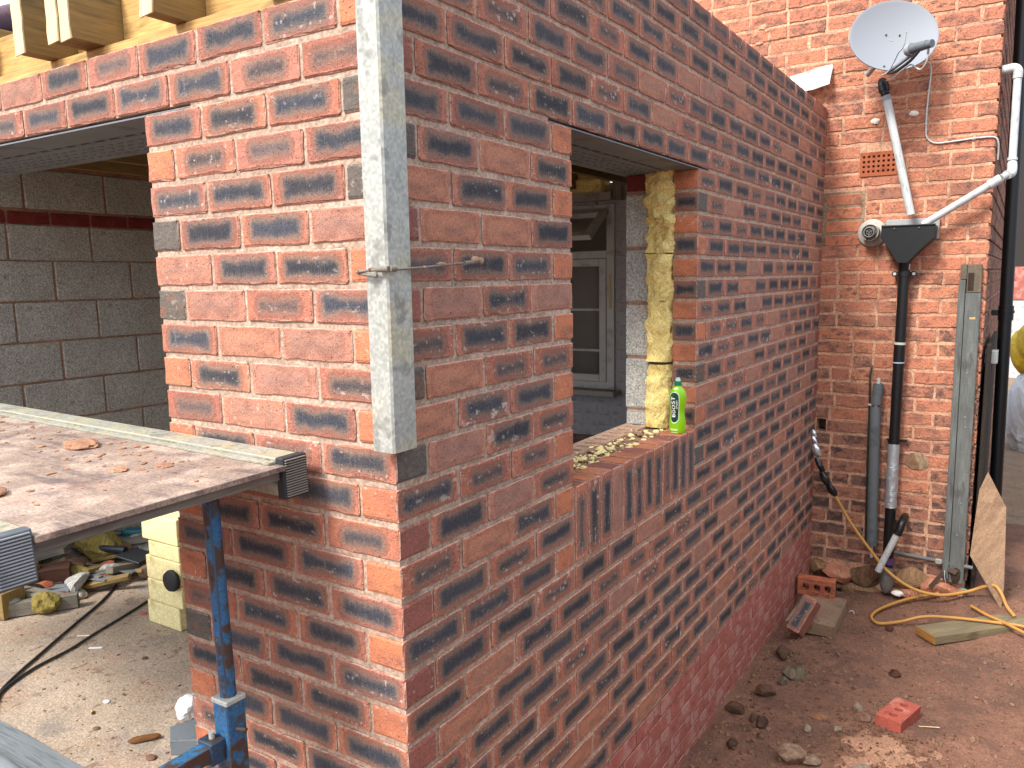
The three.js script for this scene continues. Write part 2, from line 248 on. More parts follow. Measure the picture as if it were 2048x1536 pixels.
function struct(name, geo, mat, label) { const m = new THREE.Mesh(geo, mat); m.name = numbered(name); m.castShadow = m.receiveShadow = true; m.userData = { kind: 'structure', label, category: name.replace(/_/g, ' ').split(' ').slice(-1)[0] }; scene.add(m); return m; }
// geometry helpers: uv in metres on boxes (u along the longest side where grain = true)
function metreUV(g, s = 1, axis) {
  g.computeBoundingBox(); const bb = g.boundingBox, sz = new THREE.Vector3(); bb.getSize(sz);
  const p = g.attributes.position, n = g.attributes.normal, uv = new Float32Array(p.count * 2);
  const long = axis ?? (sz.x >= sz.y && sz.x >= sz.z ? 0 : sz.y >= sz.z ? 1 : 2);
  for (let i = 0; i < p.count; i++) {
    const q = [p.getX(i), p.getY(i), p.getZ(i)], nn = [Math.abs(n.getX(i)), Math.abs(n.getY(i)), Math.abs(n.getZ(i))];
    const d = nn[0] >= nn[1] && nn[0] >= nn[2] ? 0 : nn[1] >= nn[2] ? 1 : 2; let a = [0, 1, 2].filter(k => k !== d);
    if (a[1] === long) a = [a[1], a[0]];
    uv[2 * i] = q[a[0]] * s + (d + 1) * 0.37; uv[2 * i + 1] = q[a[1]] * s + d * 0.21;
  }
  g.setAttribute('uv', new THREE.BufferAttribute(uv, 2)); return g;
}
function rbox(w, h, d, r = 0.003, s = 1, seg = 1) { r = Math.min(r, w * 0.45, h * 0.45, d * 0.45); const g = new RoundedBoxGeometry(w, h, d, seg, r); return metreUV(g.index ? g.toNonIndexed() : g, s); }
function bx(x0, x1, y0, y1, z0, z1, s = 1, r = 0) { const g = r ? rbox(x1 - x0, y1 - y0, z1 - z0, r, s) : new THREE.BoxGeometry(x1 - x0, y1 - y0, z1 - z0).toNonIndexed(); g.translate((x0 + x1) / 2, (y0 + y1) / 2, (z0 + z1) / 2); return metreUV(g, s); }
function tube(pts, r, seg = 24, rad = 10, closed = false, cap = true) {
  const c = new THREE.CatmullRomCurve3(pts.map(p => new THREE.Vector3(...p)), closed, 'centripetal'); const g = new THREE.TubeGeometry(c, seg, r, rad, closed).toNonIndexed();
  if (!cap || closed) return g;
  const ends = [0, 1].map(t => { const p = c.getPoint(t), d = c.getTangent(t).multiplyScalar(t ? 1 : -1); const q = new THREE.CircleGeometry(r, rad); q.applyQuaternion(new THREE.Quaternion().setFromUnitVectors(new THREE.Vector3(0, 0, 1), d)); q.translate(p.x, p.y, p.z); return q.toNonIndexed(); });
  return mergeGeometries([g, ...ends]);
}
function rod(a, b, r, rad = 14, r2 = r) { const A = new THREE.Vector3(...a), B = new THREE.Vector3(...b), d = B.clone().sub(A), L = d.length(); const g = new THREE.CylinderGeometry(r2, r, L, rad).toNonIndexed(); g.applyQuaternion(new THREE.Quaternion().setFromUnitVectors(new THREE.Vector3(0, 1, 0), d.normalize())); g.translate(...A.add(B).multiplyScalar(0.5).toArray()); return g; }
function beam(a, b, w, h, r = 0.002, s = 1) { const A = new THREE.Vector3(...a), B = new THREE.Vector3(...b), d = B.clone().sub(A), L = d.length(); const g = rbox(L, h, w, r, s); const m = new THREE.Matrix4(), X = d.normalize(), Z = new THREE.Vector3().crossVectors(X, new THREE.Vector3(0, 1, 0)); if (Z.lengthSq() < 1e-6) Z.set(0, 0, 1); Z.normalize(); const Y = new THREE.Vector3().crossVectors(Z, X); m.makeBasis(X, Y, Z); g.applyMatrix4(m); g.translate(...A.add(B).multiplyScalar(0.5).toArray()); return g; }
const merge = a => mergeGeometries(a.map(g => { const q = g.index ? g.toNonIndexed() : g; for (const k of Object.keys(q.attributes)) if (!['position', 'normal', 'uv'].includes(k)) q.deleteAttribute(k); return q; }));
function lump(rx, ry, rz, seed, det = 2, amp = 0.28, cuts = 0) {   // an irregular stone or clod
  const g0 = new THREE.IcosahedronGeometry(1, det), p = g0.attributes.position, uv = new Float32Array(p.count * 2);
  for (let i = 0; i < p.count; i++) { const x = p.getX(i), y = p.getY(i), z = p.getZ(i); const k = 1 - amp + 2 * amp * (0.65 * fbm(x * 1.3 + seed * 3.1 + 9, y * 1.3 + z * 0.9 + seed + 9, seed % 17, 2) + 0.35 * vn(z * 3 + seed + 20, x * 3 + y * 2 + 20, seed % 13)); p.setXYZ(i, x * rx * k, y * ry * k, z * rz * k); uv[2 * i] = p.getX(i) + seed * 0.37 + p.getY(i) * 0.3; uv[2 * i + 1] = p.getZ(i) + p.getY(i) * 0.7; }
  if (cuts) { const cr = rng(seed * 7 + 3), d = new THREE.Vector3(), v = new THREE.Vector3(); for (let c = 0; c < cuts; c++) { d.set(cr() - 0.5, cr() - 0.5, cr() - 0.5).normalize(); const lim = 0.5 + 0.3 * cr(); for (let i = 0; i < p.count; i++) { v.set(p.getX(i) / rx, p.getY(i) / ry, p.getZ(i) / rz); const k = v.dot(d) - lim; if (k > 0) { v.addScaledVector(d, -k * 0.92); p.setXYZ(i, v.x * rx, v.y * ry, v.z * rz); } } } }
  g0.setAttribute('uv', new THREE.BufferAttribute(uv, 2)); g0.computeVertexNormals(); return g0;
}
function at(g, x, y, z, ry = 0, rx = 0, rz = 0) { const m = new THREE.Matrix4().makeRotationFromEuler(new THREE.Euler(rx, ry, rz, 'YXZ')); m.setPosition(x, y, z); return g.clone().applyMatrix4(m); }

function pieces(name, geos, mat, parent) { return geos.map(g => mesh(name, g, mat, parent)); }
// ---------------------------------------------------------------- one brick: chipped arrises, face cell, end cells, plain beds
function brickGeo(L, H, W, seed, cells, AWd = AW, AHd = AH, jit = 0.0011, bev = 0.0032) {
  const r = rng(seed), nx = L > 0.15 ? 7 : 4, ny = 3, P = [];
  const pt = (x, y) => P.push([x, y]);
  const q = Math.min(0.008, H * 0.12) * (bev > 0.0045 ? 1.3 : 1), qd = q * 0.3, side = (x0, y0, x1, y1, n, cx, cy) => { pt(cx, cy); for (let i = 0; i < n; i++) pt(x0 + (x1 - x0) * i / (n - 1), y0 + (y1 - y0) * i / (n - 1)); };
  const a = L / 2, b2 = H / 2;
  side(-a + q, -b2, a - q, -b2, nx, -a + qd, -b2 + qd); side(a, -b2 + q, a, b2 - q, ny, a - qd, -b2 + qd); side(a - q, b2, -a + q, b2, nx, a - qd, b2 - qd); side(-a, b2 - q, -a, -b2 + q, ny, -a + qd, b2 - qd);
  const n = P.length, A = [], B = [], C = [];
  for (const [x, y] of P) {
    const cx = Math.abs(Math.abs(x) - L / 2) < 1e-6, cy = Math.abs(Math.abs(y) - H / 2) < 1e-6, b = bev * (0.5 + r() * 0.9) * (r() < 0.12 ? 1.8 : 1), k = cx && cy ? 1.35 : 1;
    const jx = cx ? (r() - 0.62) * jit * 2 : 0, jy = cy ? (r() - 0.62) * jit * 2 : 0;
    const ox = x + Math.sign(x) * jx, oy = y + Math.sign(y) * jy;
    B.push([ox, oy, W / 2 - bev * 1.1 * (0.7 + 0.5 * r())]);
    A.push([ox - (cx ? Math.sign(x) * b * k : 0), oy - (cy ? Math.sign(y) * b * k : 0), W / 2 - r() * 0.0006]);
    C.push([x, y, -W / 2]);
  }
  const pos = [], uv = [];
  const cu = (c, a, b) => [(c[0] + 1.5 + clamp(a) * (c[2] - 3)) / AWd, (c[1] + 1.5 + clamp(b) * (c[3] - 3)) / AHd];
  const fu = p => cu(cells.front, p[0] / L + 0.5, p[1] / H + 0.5);
  const tri = (a, b, c, ua, ub, uc) => { pos.push(...a, ...b, ...c); uv.push(...ua, ...ub, ...uc); };
  const ctr = [[-L / 4, 0, W / 2], [L / 4, 0, W / 2]];
  for (let i = 0; i < n; i++) {
    const j = (i + 1) % n, m = (A[i][0] + A[j][0]) / 2 < 0 ? ctr[0] : ctr[1];
    tri(m, A[i], A[j], fu(m), fu(A[i]), fu(A[j]));
    const mi = A[i][0] < 0 ? 0 : 1; if ((A[i][0] < 0) !== ((A[i][0] + A[j][0]) / 2 < 0)) tri(ctr[mi], A[i], m, fu(ctr[mi]), fu(A[i]), fu(m));
    if (((A[i][0] + A[j][0]) / 2 < 0) !== (A[j][0] < 0)) tri(m, A[j], ctr[A[j][0] < 0 ? 0 : 1], fu(m), fu(A[j]), fu(ctr[A[j][0] < 0 ? 0 : 1]));
    tri(A[i], B[i], B[j], fu(A[i]), fu(B[i]), fu(B[j])); tri(A[i], B[j], A[j], fu(A[i]), fu(B[j]), fu(A[j]));
    // sides
    const vert = Math.abs(P[i][0] - P[j][0]) < 0.004 && Math.abs(P[i][0]) > L / 2 - 0.005, c = vert ? (P[i][0] > 0 ? cells.endP : cells.endN) : cells.bed;
    const su = p => vert ? cu(c, (P[i][0] > 0 ? -1 : 1) * p[2] / W + 0.5, p[1] / H + 0.5) : cu(c, p[0] / L + 0.5, p[2] / W + 0.5);
    tri(B[i], C[i], C[j], su(B[i]), su(C[i]), su(C[j])); tri(B[i], C[j], B[j], su(B[i]), su(C[j]), su(B[j]));
  }
  for (let i = 1; i < n - 1; i++) tri(C[0], C[i + 1], C[i], cu(cells.bed, C[0][0] / L + .5, C[0][1] / H + .5), cu(cells.bed, C[i + 1][0] / L + .5, C[i + 1][1] / H + .5), cu(cells.bed, C[i][0] / L + .5, C[i][1] / H + .5));
  const g = new THREE.BufferGeometry();
  g.setAttribute('position', new THREE.Float32BufferAttribute(pos, 3)); g.setAttribute('uv', new THREE.Float32BufferAttribute(uv, 2)); g.computeVertexNormals(); return g;
}
const CP = 0.085, BH = 0.0735, BL = 0.215, BW = 0.1025;
const pickCells = (list, t) => list.map((k, i) => [k, i]).filter(a => a[0] === t).map(a => a[1]);
const SC = { D: pickCells(STYPE, 'D'), M: pickCells(STYPE, 'M'), P: pickCells(STYPE, 'P') }, HC = { O: pickCells(HTYPE, 'O'), R: pickCells(HTYPE, 'R'), K: pickCells(HTYPE, 'K'), D: pickCells(HTYPE, 'D') };
const geoCache = new Map();
function brick(face, endN, endP, v, half) {     // face letter, end letters, variant number
  const F = half ? HC[face] : (SC[face] || SC.P), f = F[v % F.length], e1 = HC[endN][v % HC[endN].length], e2 = HC[endP][(v * 3) % HC[endP].length];
  const key = [face, f, e1, e2, half].join();
  if (!geoCache.has(key)) geoCache.set(key, brickGeo(half ? BW : BL, BH, BW, f * 31 + e1 * 7 + (half ? 999 : 1), { front: half ? cellH(f) : cellS(f), endN: cellH(e1), endP: cellH(e2), bed: cellP(f % 24) }));
  return geoCache.get(key);
}
const jr = rng(4242), J = a => (jr() - 0.5) * 2 * a;
// wall A (front): length along -x, face +z. s = distance of the brick's near end from the corner
function putA(parent, name, g, s0, s1, k, flip) { const m = mesh(name, g, MT.brick, parent); m.position.set(-(s0 + s1) / 2 + J(0.0012), k * CP + BH / 2 + J(0.0012), -BW / 2 + J(0.0012)); m.rotation.set(J(0.004), J(0.004), (flip ? Math.PI : 0) + J(0.004)); return m; }
function putB(parent, name, g, s0, s1, k, flip, h = BH, cp = CP, y0 = 0) { const m = mesh(name, g, MT.brick, parent); m.position.set(-BW / 2 + J(0.0012), y0 + k * cp + h / 2 + J(0.0012), -(s0 + s1) / 2 + J(0.0012)); m.rotation.order = 'YXZ'; m.rotation.set(J(0.004), Math.PI / 2 + J(0.004), (flip ? Math.PI : 0) + J(0.004)); return m; }

// ---------------------------------------------------------------- front wall of the extension
const wallA = thing('front_brick_wall', 'new brick front wall with wide door opening, left of the metal corner post', 'wall');
{
  // letters from the door jamb to the corner, for the courses in view
  const rows = { 11: 'DDPDMDDD', 10: 'DDMDDDDMM', 9: 'DDD', 8: 'OMMD', 7: 'DDD', 6: 'KDDP', 5: 'PDD', 4: 'KPMD', 3: 'DPP', 2: 'ODPM', 1: 'MPD', 0: 'ODMD', '-1': 'DDD', '-2': 'ODDM', '-3': 'DDD', '-4': 'ODDD', '-5': 'MDD', '-6': 'KDDD', '-7': 'DDD', '-8': 'ODDD', '-9': 'MDD' };
  const pr = rng(77), any = () => { const q = pr(); return q < 0.68 ? 'D' : q < 0.86 ? 'M' : 'P'; };
  let v = 0;
  for (let k = -14; k <= 11; k++) {
    const even = (k & 1) === 0, over = k >= 10, list = [];
    if (even) for (let s = 0; s < (over ? 3.5 : 0.67); s += 0.225) list.push([s, s + BL]); else for (let s = 0.1125; s < (over ? 3.5 : 0.77); s += 0.225) list.push([s, s + BL]);
    if (even && !over) list.push([0.675, 0.7775]);
    const row = rows[k], n = list.length;
    list.forEach(([a, b], i) => {
      const half = b - a < 0.15; let t = row ? row[over ? (i < row.length ? row.length - 1 - i : 0) : n - 1 - i] : half ? 'O' : any(); v += 3;
      const q = i === 0 && even ? (k === 0 || k === 2 || k === 8 ? 'K' : 'R') : 'R';
      putA(wallA, 'brick', half ? brick('OKRD'.includes(t) ? t : 'O', 'O', q, v, true) : brick(t, 'O', q, v, false), a, b, k, false);
    });
  }
  // brickwork left of the opening, out of the picture: one mass
  const far = [], g0 = brick('D', 'O', 'R', 5, false), g1 = brick('M', 'O', 'R', 9, false);
  for (let k = -14; k < 10; k++) for (let s = 3.42 + ((k & 1) ? 0.1125 : 0); s < 3.7; s += 0.225) far.push(at((k % 3) ? g0 : g1, -(s + BL / 2), k * CP + BH / 2, -BW / 2));
  const fm = mesh('brick_mass', merge(far), MT.brick, wallA); fm.userData.kind = 'stuff';
  const mo = ([bx(-0.7725, -0.1016, -1.195, 0.8435, -0.1015, -0.005), bx(-3.7, -0.1016, 0.8435 + 0.0065, 1.006, -0.1015, -0.005), bx(-0.598, -0.1016, 0.8435, 0.85, -0.1014, -0.0052)]);
  pieces('mortar', mo, MT.mortar, wallA);
  mesh('plinth', bx(-3.7, -0.1016, -1.75, -1.2, -0.1025, -0.001), MT.plinth, wallA);
}
// ---------------------------------------------------------------- side wall of the extension
const wallB = thing('side_brick_wall', 'long new brick side wall with window opening, right of the metal corner post', 'wall');
const BZ = 4.05, W0 = 0.7775, W1 = 1.8;
{
  const pr = rng(91), any = () => { const q = pr(); return q < 0.62 ? 'D' : q < 0.84 ? 'M' : 'P'; };
  const list = [];
  for (let k = -14; k <= 16; k++) {
    const even = (k & 1) === 0, win = k >= -5 && k <= 9, segs = [];
    const run = (s0, s1) => { for (let s = s0; s < s1 - 0.05; s += 0.225) segs.push([s, Math.min(s + BL, s1)]); };
    if (!win) { run(even ? 0.1125 : 0, BZ - 0.008); if (even) segs[segs.length - 1][1] = segs[segs.length - 1][0] + BW; }
    else {
      if (even) { run(0.1125, W0); segs.push([W1, W1 + BW]); run(1.9125, 3.93); segs.push([3.9375, 3.9375 + BW]); }
      else { run(0, 0.66); segs.push([0.675, W0]); run(W1, BZ - 0.008); }
    }
    for (const [a, b] of segs) list.push([k, a, b]);
  }
  const dist = e => Math.hypot((e[1] + e[2]) / 2 + 1.2267, 1.1, (e[0] * CP - 0.43));
  list.sort((p, q) => dist(p) - dist(q));
  const mass = []; let v = 11;
  list.forEach(([k, a, b], i) => {
    const half = b - a < 0.15, even = (k & 1) === 0; v += 5;
    const t = half ? (a < 0.7 ? 'O' : a < 2 ? (k % 4 === 0 ? 'K' : 'O') : 'R') : any();
    const endN = a === 0 ? (k === 7 || k === 9 ? 'K' : 'O') : a === W1 ? (half ? 'D' : 'O') : 'R';
    const g = half ? brick(t === 'P' ? 'R' : t, endN, 'O', v, true) : brick(t, endN, 'O', v, false);
    if (i < 296) putB(wallB, 'brick', g, a, b, k, false);
    else { const m = new THREE.Mesh(g); m.position.set(-BW / 2 + J(0.0012), k * CP + BH / 2 + J(0.001), -(a + b) / 2 + J(0.001)); m.rotation.set(0, Math.PI / 2, 0); m.updateMatrix(); mass.push(g.clone().applyMatrix4(m.matrix)); }
  });
  const mm = mesh('brick_mass', merge(mass), MT.brick, wallB); mm.userData.kind = 'stuff';
  // brick-on-end sill: 12 upright bricks
  const n = 12, pitch = (W1 - W0 - 0.004) / n;
  for (let i = 0; i < n; i++) {
    const t = 'MDDPDDDDMDDD'[i], F = SC[t], g = brickGeo(0.238, pitch - 0.011, BW, 3100 + i, { front: cellS(F[(i * 3 + 2) % F.length]), endN: cellH(HC.R[i % 4]), endP: cellH((i % 3 ? HC.O : HC.R)[i % 8]), bed: cellP(i) });
    const m = mesh('sill_brick', g, MT.brick, wallB); m.position.set(-BW / 2 + J(0.001), -0.425 + 0.119 + J(0.001), -(W0 + 0.004 + pitch * (i + 0.5))); m.rotation.order = 'YXZ'; m.rotation.set(0, Math.PI / 2, Math.PI / 2);
  }
  // red plinth bricks, five courses down to the footing
  const pg = []; for (let i = 0; i < 8; i++) pg.push(metreUV(brickGeo(0.219, 0.0665, BW, 700 + i, { front: [0, 0, 9, 9], endN: [0, 0, 9, 9], endP: [0, 0, 9, 9], bed: [0, 0, 9, 9] }, AW, AH, 0.0006, 0.002), 1.7).translate(0, 0, 0));
  pg.forEach((g, i) => { const u = g.attributes.uv; for (let q = 0; q < u.count; q++) u.setXY(q, u.getX(q) + i * 0.37, u.getY(q) + i * 0.21); });
  for (let k = 0; k < 6; k++) for (let s = (k & 1) ? 0 : 0.1125; s < BZ - 0.1; s += 0.225) { const m = putB(wallB, 'plinth_brick', pg[Math.floor(jr() * 8)], s + 0.002, Math.min(s + 0.221, BZ), 0, false); m.material = MT.plinth; m.position.y = -1.2 - 0.0365 - k * 0.0735; }
  const x0 = -0.1015, x1 = -0.005, mo = ([bx(x0, x1, -1.2, 0.8385, -0.7725, -0.005), bx(x0, x1, -1.2, -0.43, -1.805, -0.7725), bx(x0, x1, -0.43, -0.192, -1.805, -0.7725), bx(x0, x1, -1.2, 0.8385, -4.048, -1.805), bx(x0, x1, 0.8385, 0.85, -4.048, -1.922), bx(x0, x1, 0.8385, 0.85, -0.658, -0.005), bx(x0, x1, 0.85, 16 * CP + BH - 0.003, -4.048, -0.005)]);
  pieces('mortar', mo, MT.mortar, wallB);
  const pm = mesh('plinth_mortar', bx(x0, -0.003, -1.66, -1.2, -4.048, -0.003), M({ map: T.mortar, color: 0xb9a29b, rough: 0.95 }), wallB);
  mesh('footing', bx(-0.2, 0.035, -1.9, -1.64, -4.04, 0.1, 1, 0.02), M({ map: T.slab, bump: T.rough, bs: 0.01, rough: 0.95 }), wallB);
}
// ---------------------------------------------------------------- ground
const gh = (x, z) => {       // height of the soil
  let h = -1.6 + 0.02 * (fbm(x * 1.3 + 20, z * 1.3 + 40, 401, 4) - 0.5) * 2;
  h += 0.09 * sst(0.5, 1.0, x) * sst(-3.4, -4.3, z);              // rises towards the house corner
  h -= 0.05 * sst(0.35, 0.05, x) * sst(-2.9, -3.8, z);
  h += 0.035 * Math.exp(-(((x - 0.72) ** 2) + ((z + 2.2) ** 2)) / 0.09);   // heap of mortar sand
  h += (fbm(x * 9 + 7, z * 9 + 3, 403, 4) - 0.5) * 0.03 * (0.35 + sst(0.75, 0.1, x));
  return h;
};
{
  const lines = (a, b, fine, lo, hi) => { const o = []; let v = a; while (v < b) { o.push(v); const d = v < lo ? lo - v : v > hi ? v - hi : 0; v += fine + d * 0.16; } o.push(b); return o; };
  const xs = lines(-60, 60, 0.011, 0.0, 1.5), zs = lines(-70, 60, 0.013, -5.4, -1.2);
  const fx = []; { let v = 0; fx.push(0); while (v < 60) { v += 0.011 + Math.max(0, v - 1.5) * 0.16; fx.push(v); } v = 0; while (v > -60) { v -= 0.02 + Math.max(0, -v - 0.1) * 0.3; fx.unshift(v); } }
  const fz = []; { let v = -3.2; fz.push(v); while (v < 60) { v += 0.013 + Math.max(0, v + 1.3) * 0.16; fz.push(v); } v = -3.2; while (v > -70) { v -= 0.013 + Math.max(0, -4.4 - v) * 0.12; fz.unshift(v); } }
  const nx = fx.length, nz = fz.length, pos = new Float32Array(nx * nz * 3), uv = new Float32Array(nx * nz * 2), idx = [];
  for (let j = 0; j < nz; j++) for (let i = 0; i < nx; i++) { const x = fx[i], z = fz[j], o = j * nx + i; const near = sst(6, 2, Math.max(Math.abs(x), Math.abs(z + 2))); pos[3 * o] = x; pos[3 * o + 1] = mix(-1.6, gh(x, z), near); pos[3 * o + 2] = z; uv[2 * o] = x * 0.8; uv[2 * o + 1] = z * 0.8; }
  for (let j = 0; j < nz - 1; j++) for (let i = 0; i < nx - 1; i++) { const a = j * nx + i, b = a + 1, c = a + nx, d = c + 1; idx.push(a, c, b, b, c, d); }
  const g = new THREE.BufferGeometry(); g.setAttribute('position', new THREE.BufferAttribute(pos, 3)); g.setAttribute('uv', new THREE.BufferAttribute(uv, 2)); g.setIndex(idx); g.computeVertexNormals();
  struct('ground', g, MT.soil, 'bare red brown soil with trampled rubble beside the new wall');
}
// ---------------------------------------------------------------- steel lintels over door and window
function lintel(label, along, s0, s1) {          // along: 'x' on the front wall, 'z' on the side wall
  const g = thing('steel_lintel', label, 'lintel', [0, 0, 0], 'steel lintels');
  const y0 = 0.8388, P = (a0, a1, ya, yb, d0, d1) => along === 'x' ? bx(-a1, -a0, ya, yb, -d1, -d0) : bx(-d1, -d0, ya, yb, -a1, -a0);
  mesh('front_flange', P(s0, s1, y0, y0 + 0.004, 0.004, 0.122), MT.lintel, g);
  mesh('rear_flange', P(s0, s1, y0 - 0.003, y0 + 0.001, 0.131, 0.325), MT.lintel, g);
  const tabs = []; for (let s = s0 + 0.01; s < s1 - 0.05; s += 0.075) tabs.push(P(s, s + 0.028, y0 - 0.001, y0 + 0.002, 0.1215, 0.1315)); mesh('flange_tabs', merge(tabs), MT.lintel, g).userData.kind = 'stuff';
  mesh('core', P(s0, s1, y0 + 0.012, 0.995, 0.112, 0.3), MT.lintel, g);
  const holes = []; for (let s = s0 + 0.03; s < s1 - 0.03; s += 0.05) for (const d of [0.165, 0.2, 0.235, 0.27]) holes.push(P(s + (d * 37 % 0.03), s + (d * 37 % 0.03) + 0.022, y0 - 0.006, y0 - 0.0031, d, d + 0.004)); mesh('key_ribs', merge(holes), MT.lintel, g).userData.kind = 'stuff';
}
lintel('grey steel lintel over the wide door opening in front wall', 'x', 0.6, 3.1);
lintel('grey steel lintel over the window opening in side wall', 'z', 0.66, 1.92);

// ---------------------------------------------------------------- block walls and floor inside
const blkGeo = []; for (let i = 0; i < 6; i++) { const g = brickGeo(0.44, 0.213, 0.1, 810 + i, { front: [0, 0, 9, 9], endN: [0, 0, 9, 9], endP: [0, 0, 9, 9], bed: [0, 0, 9, 9] }, AW, AH, 0.0015, 0.005); metreUV(g, 1.6); const u = g.attributes.uv; for (let q = 0; q < u.count; q++) u.setXY(q, u.getX(q) + i * 0.43, u.getY(q) + i * 0.29); blkGeo.push(g); }
const blkHalf = []; for (let i = 0; i < 4; i++) { const g = brickGeo(0.215, 0.213, 0.1, 840 + i, { front: [0, 0, 9, 9], endN: [0, 0, 9, 9], endP: [0, 0, 9, 9], bed: [0, 0, 9, 9] }, AW, AH, 0.0015, 0.005); metreUV(g, 1.6); const u = g.attributes.uv; for (let q = 0; q < u.count; q++) u.setXY(q, u.getX(q) + i * 0.43 + 0.2, u.getY(q) + i * 0.29); blkHalf.push(g); }
{ // far side wall, seen through the door: face +x at x = -3.5
  const w = thing('block_wall', 'grey concrete block wall inside the extension, seen through the door opening', 'wall');
  const br = rng(55), put = (zc, yc, half) => { const m = mesh('block', (half ? blkHalf : blkGeo)[Math.floor(br() * (half ? 4 : 6))], MT.block, w); if (yc > 0.6 && yc < 0.7) m.scale.y = 0.88; m.position.set(-3.55 + (br() - 0.5) * 0.004, yc, zc); m.rotation.order = 'YXZ'; m.rotation.set(0, Math.PI / 2, br() < 0.5 ? Math.PI : 0); };
  for (let k = 0; k < 9; k++) { const y = -1.2 + 0.11 + 0.225 * k - 0.055 + 0.05; const yy = k === 8 ? 0.6625 : 0.346 - 0.1125 - 0.2225 * (6 - k); for (let z = (k & 1) ? -0.26 : -0.035; z > -4.0; z -= 0.45) put(z - 0.23, yy + 0.2225 * 0, false); }
  for (let z = -0.14; z > -4; z -= 0.45) put(z - 0.23, 0.835 + 0.01 + 0.1065, false);
  const rb = []; for (let i = 0; i < 4; i++) rb.push(metreUV(brickGeo(0.215, 0.065, 0.1, 870 + i, { front: [0, 0, 9, 9], endN: [0, 0, 9, 9], endP: [0, 0, 9, 9], bed: [0, 0, 9, 9] }), 1.7));
  const eng = M({ map: T.redPlinth, color: 0xb06a70, rough: 0.7 });
  for (let z = -0.05, i = 0; z > -4; z -= 0.225, i++) { const m = mesh('red_brick', rb[i % 4], eng, w); m.position.set(-3.55, 0.7945, z - 0.11); m.rotation.y = Math.PI / 2; const t = mesh('top_brick', rb[(i + 1) % 4], MT.terracotta, w); t.position.set(-3.55, 1.105, z - 0.17); t.rotation.y = Math.PI / 2; }
  mesh('mortar', bx(-3.598, -3.506, -1.3, 1.13, -4.03, -0.13), MT.grout, w);
}
{ // inner leaf of the side wall: its end shows in the far window reveal
  const w = thing('inner_block_leaf', 'inner leaf of grey concrete blocks in the window reveal beside yellow wool', 'wall');
  const br = rng(58), xc = -0.258, F = (z, y, half) => { const m = mesh('block', (half ? blkHalf : blkGeo)[Math.floor(br() * (half ? 4 : 6))], MT.block, w); m.position.set(xc, y, z); m.rotation.order = 'YXZ'; m.rotation.set(0, Math.PI / 2, 0); };
  const rows = [0.654, 0.431, 0.208, -0.015]; // centres of four block courses in the reveal
  rows.forEach((y, k) => { let z = -1.8; if (k & 1) { F(z - 0.1075, y, true); z -= 0.225; } for (; z > -3.7; z -= 0.45) F(z - 0.22, y, false); });
  const stub = mesh('block_stub', bx(-0.308, -0.208, -0.192, -0.13, -4.0, -1.8, 1.6, 0.006), MT.block, w);
  const eng = M({ map: T.redPlinth, color: 0xa8585c, rough: 0.7 });
  mesh('red_brick', bx(-0.308, -0.208, 0.771, 0.834, -2.015, -1.8, 1.5, 0.003), eng, w);
  pieces('mortar', [bx(-0.303, -0.213, -1.25, 0.835, -4.03, -1.806), bx(-0.303, -0.213, -1.25, -0.26, -1.806, -0.1), bx(-0.303, -0.213, -0.26, 0.83, -0.772, -0.1), bx(-0.303, -0.213, 0.85, 1.0, -4.03, -1.93), bx(-0.303, -0.213, 0.85, 1.0, -0.655, -0.22)], MT.grout, w);
  // perforated bricks lying along the inside of the sill
  const pr = rng(60), perfM = M({ map: T.mortar, color: 0xfff2ee, bump: T.rough, bs: 0.003, rough: 0.95 });
  for (let i = 0; i < 5; i++) {
    const sh = new THREE.Shape(); sh.moveTo(-0.1065, -0.05); sh.lineTo(0.1065, -0.05); sh.lineTo(0.1065, 0.05); sh.lineTo(-0.1065, 0.05); sh.closePath();
    for (const hx of [-0.066, 0, 0.066]) for (const hy of [0]) { const h = new THREE.Path(); h.absellipse(hx, hy, 0.02, 0.031, 0, Math.PI * 2, true); sh.holes.push(h); }
    const g = new THREE.ExtrudeGeometry(sh, { depth: 0.065, bevelEnabled: true, bevelSize: 0.0015, bevelThickness: 0.0015, bevelSegments: 1, curveSegments: 6 }); metreUV(g, 1.7);
    g.rotateX(-Math.PI / 2); g.rotateY(Math.PI / 2);
    const m = mesh('perforated_brick', g, perfM, w); m.position.set(-0.257, -0.255 + (pr() - 0.5) * 0.003, -0.775 - 0.11 - 0.213 * i);
  }
}
{ // inner leaf of the front wall and the back of the room: closes the inside
  const w = thing('front_inner_leaf', 'inner block leaf behind the front brick wall', 'wall');
  const br = rng(59); for (let k = 0; k < 9; k++) for (const s of [0.42]) { const m = mesh('block', blkGeo[k % 6], MT.block, w); m.position.set(-s - 0.1, -1.19 + 0.11 + k * 0.2245, -0.26); m.rotation.y = Math.PI; }
  pieces('mortar', [bx(-0.772, -0.2, -1.2, 0.835, -0.304, -0.213), bx(-3.5, -3.43, -1.2, 0.83, -0.3, -0.11)], MT.grout, w);
}
struct('floor_slab', merge([bx(-3.5, -0.305, -1.75, -1.19, -4.04, -0.02), bx(-3.41, -0.7775, -1.75, -1.195, -0.02, -0.0015)]), MT.slab, 'dusty concrete floor slab inside the extension');

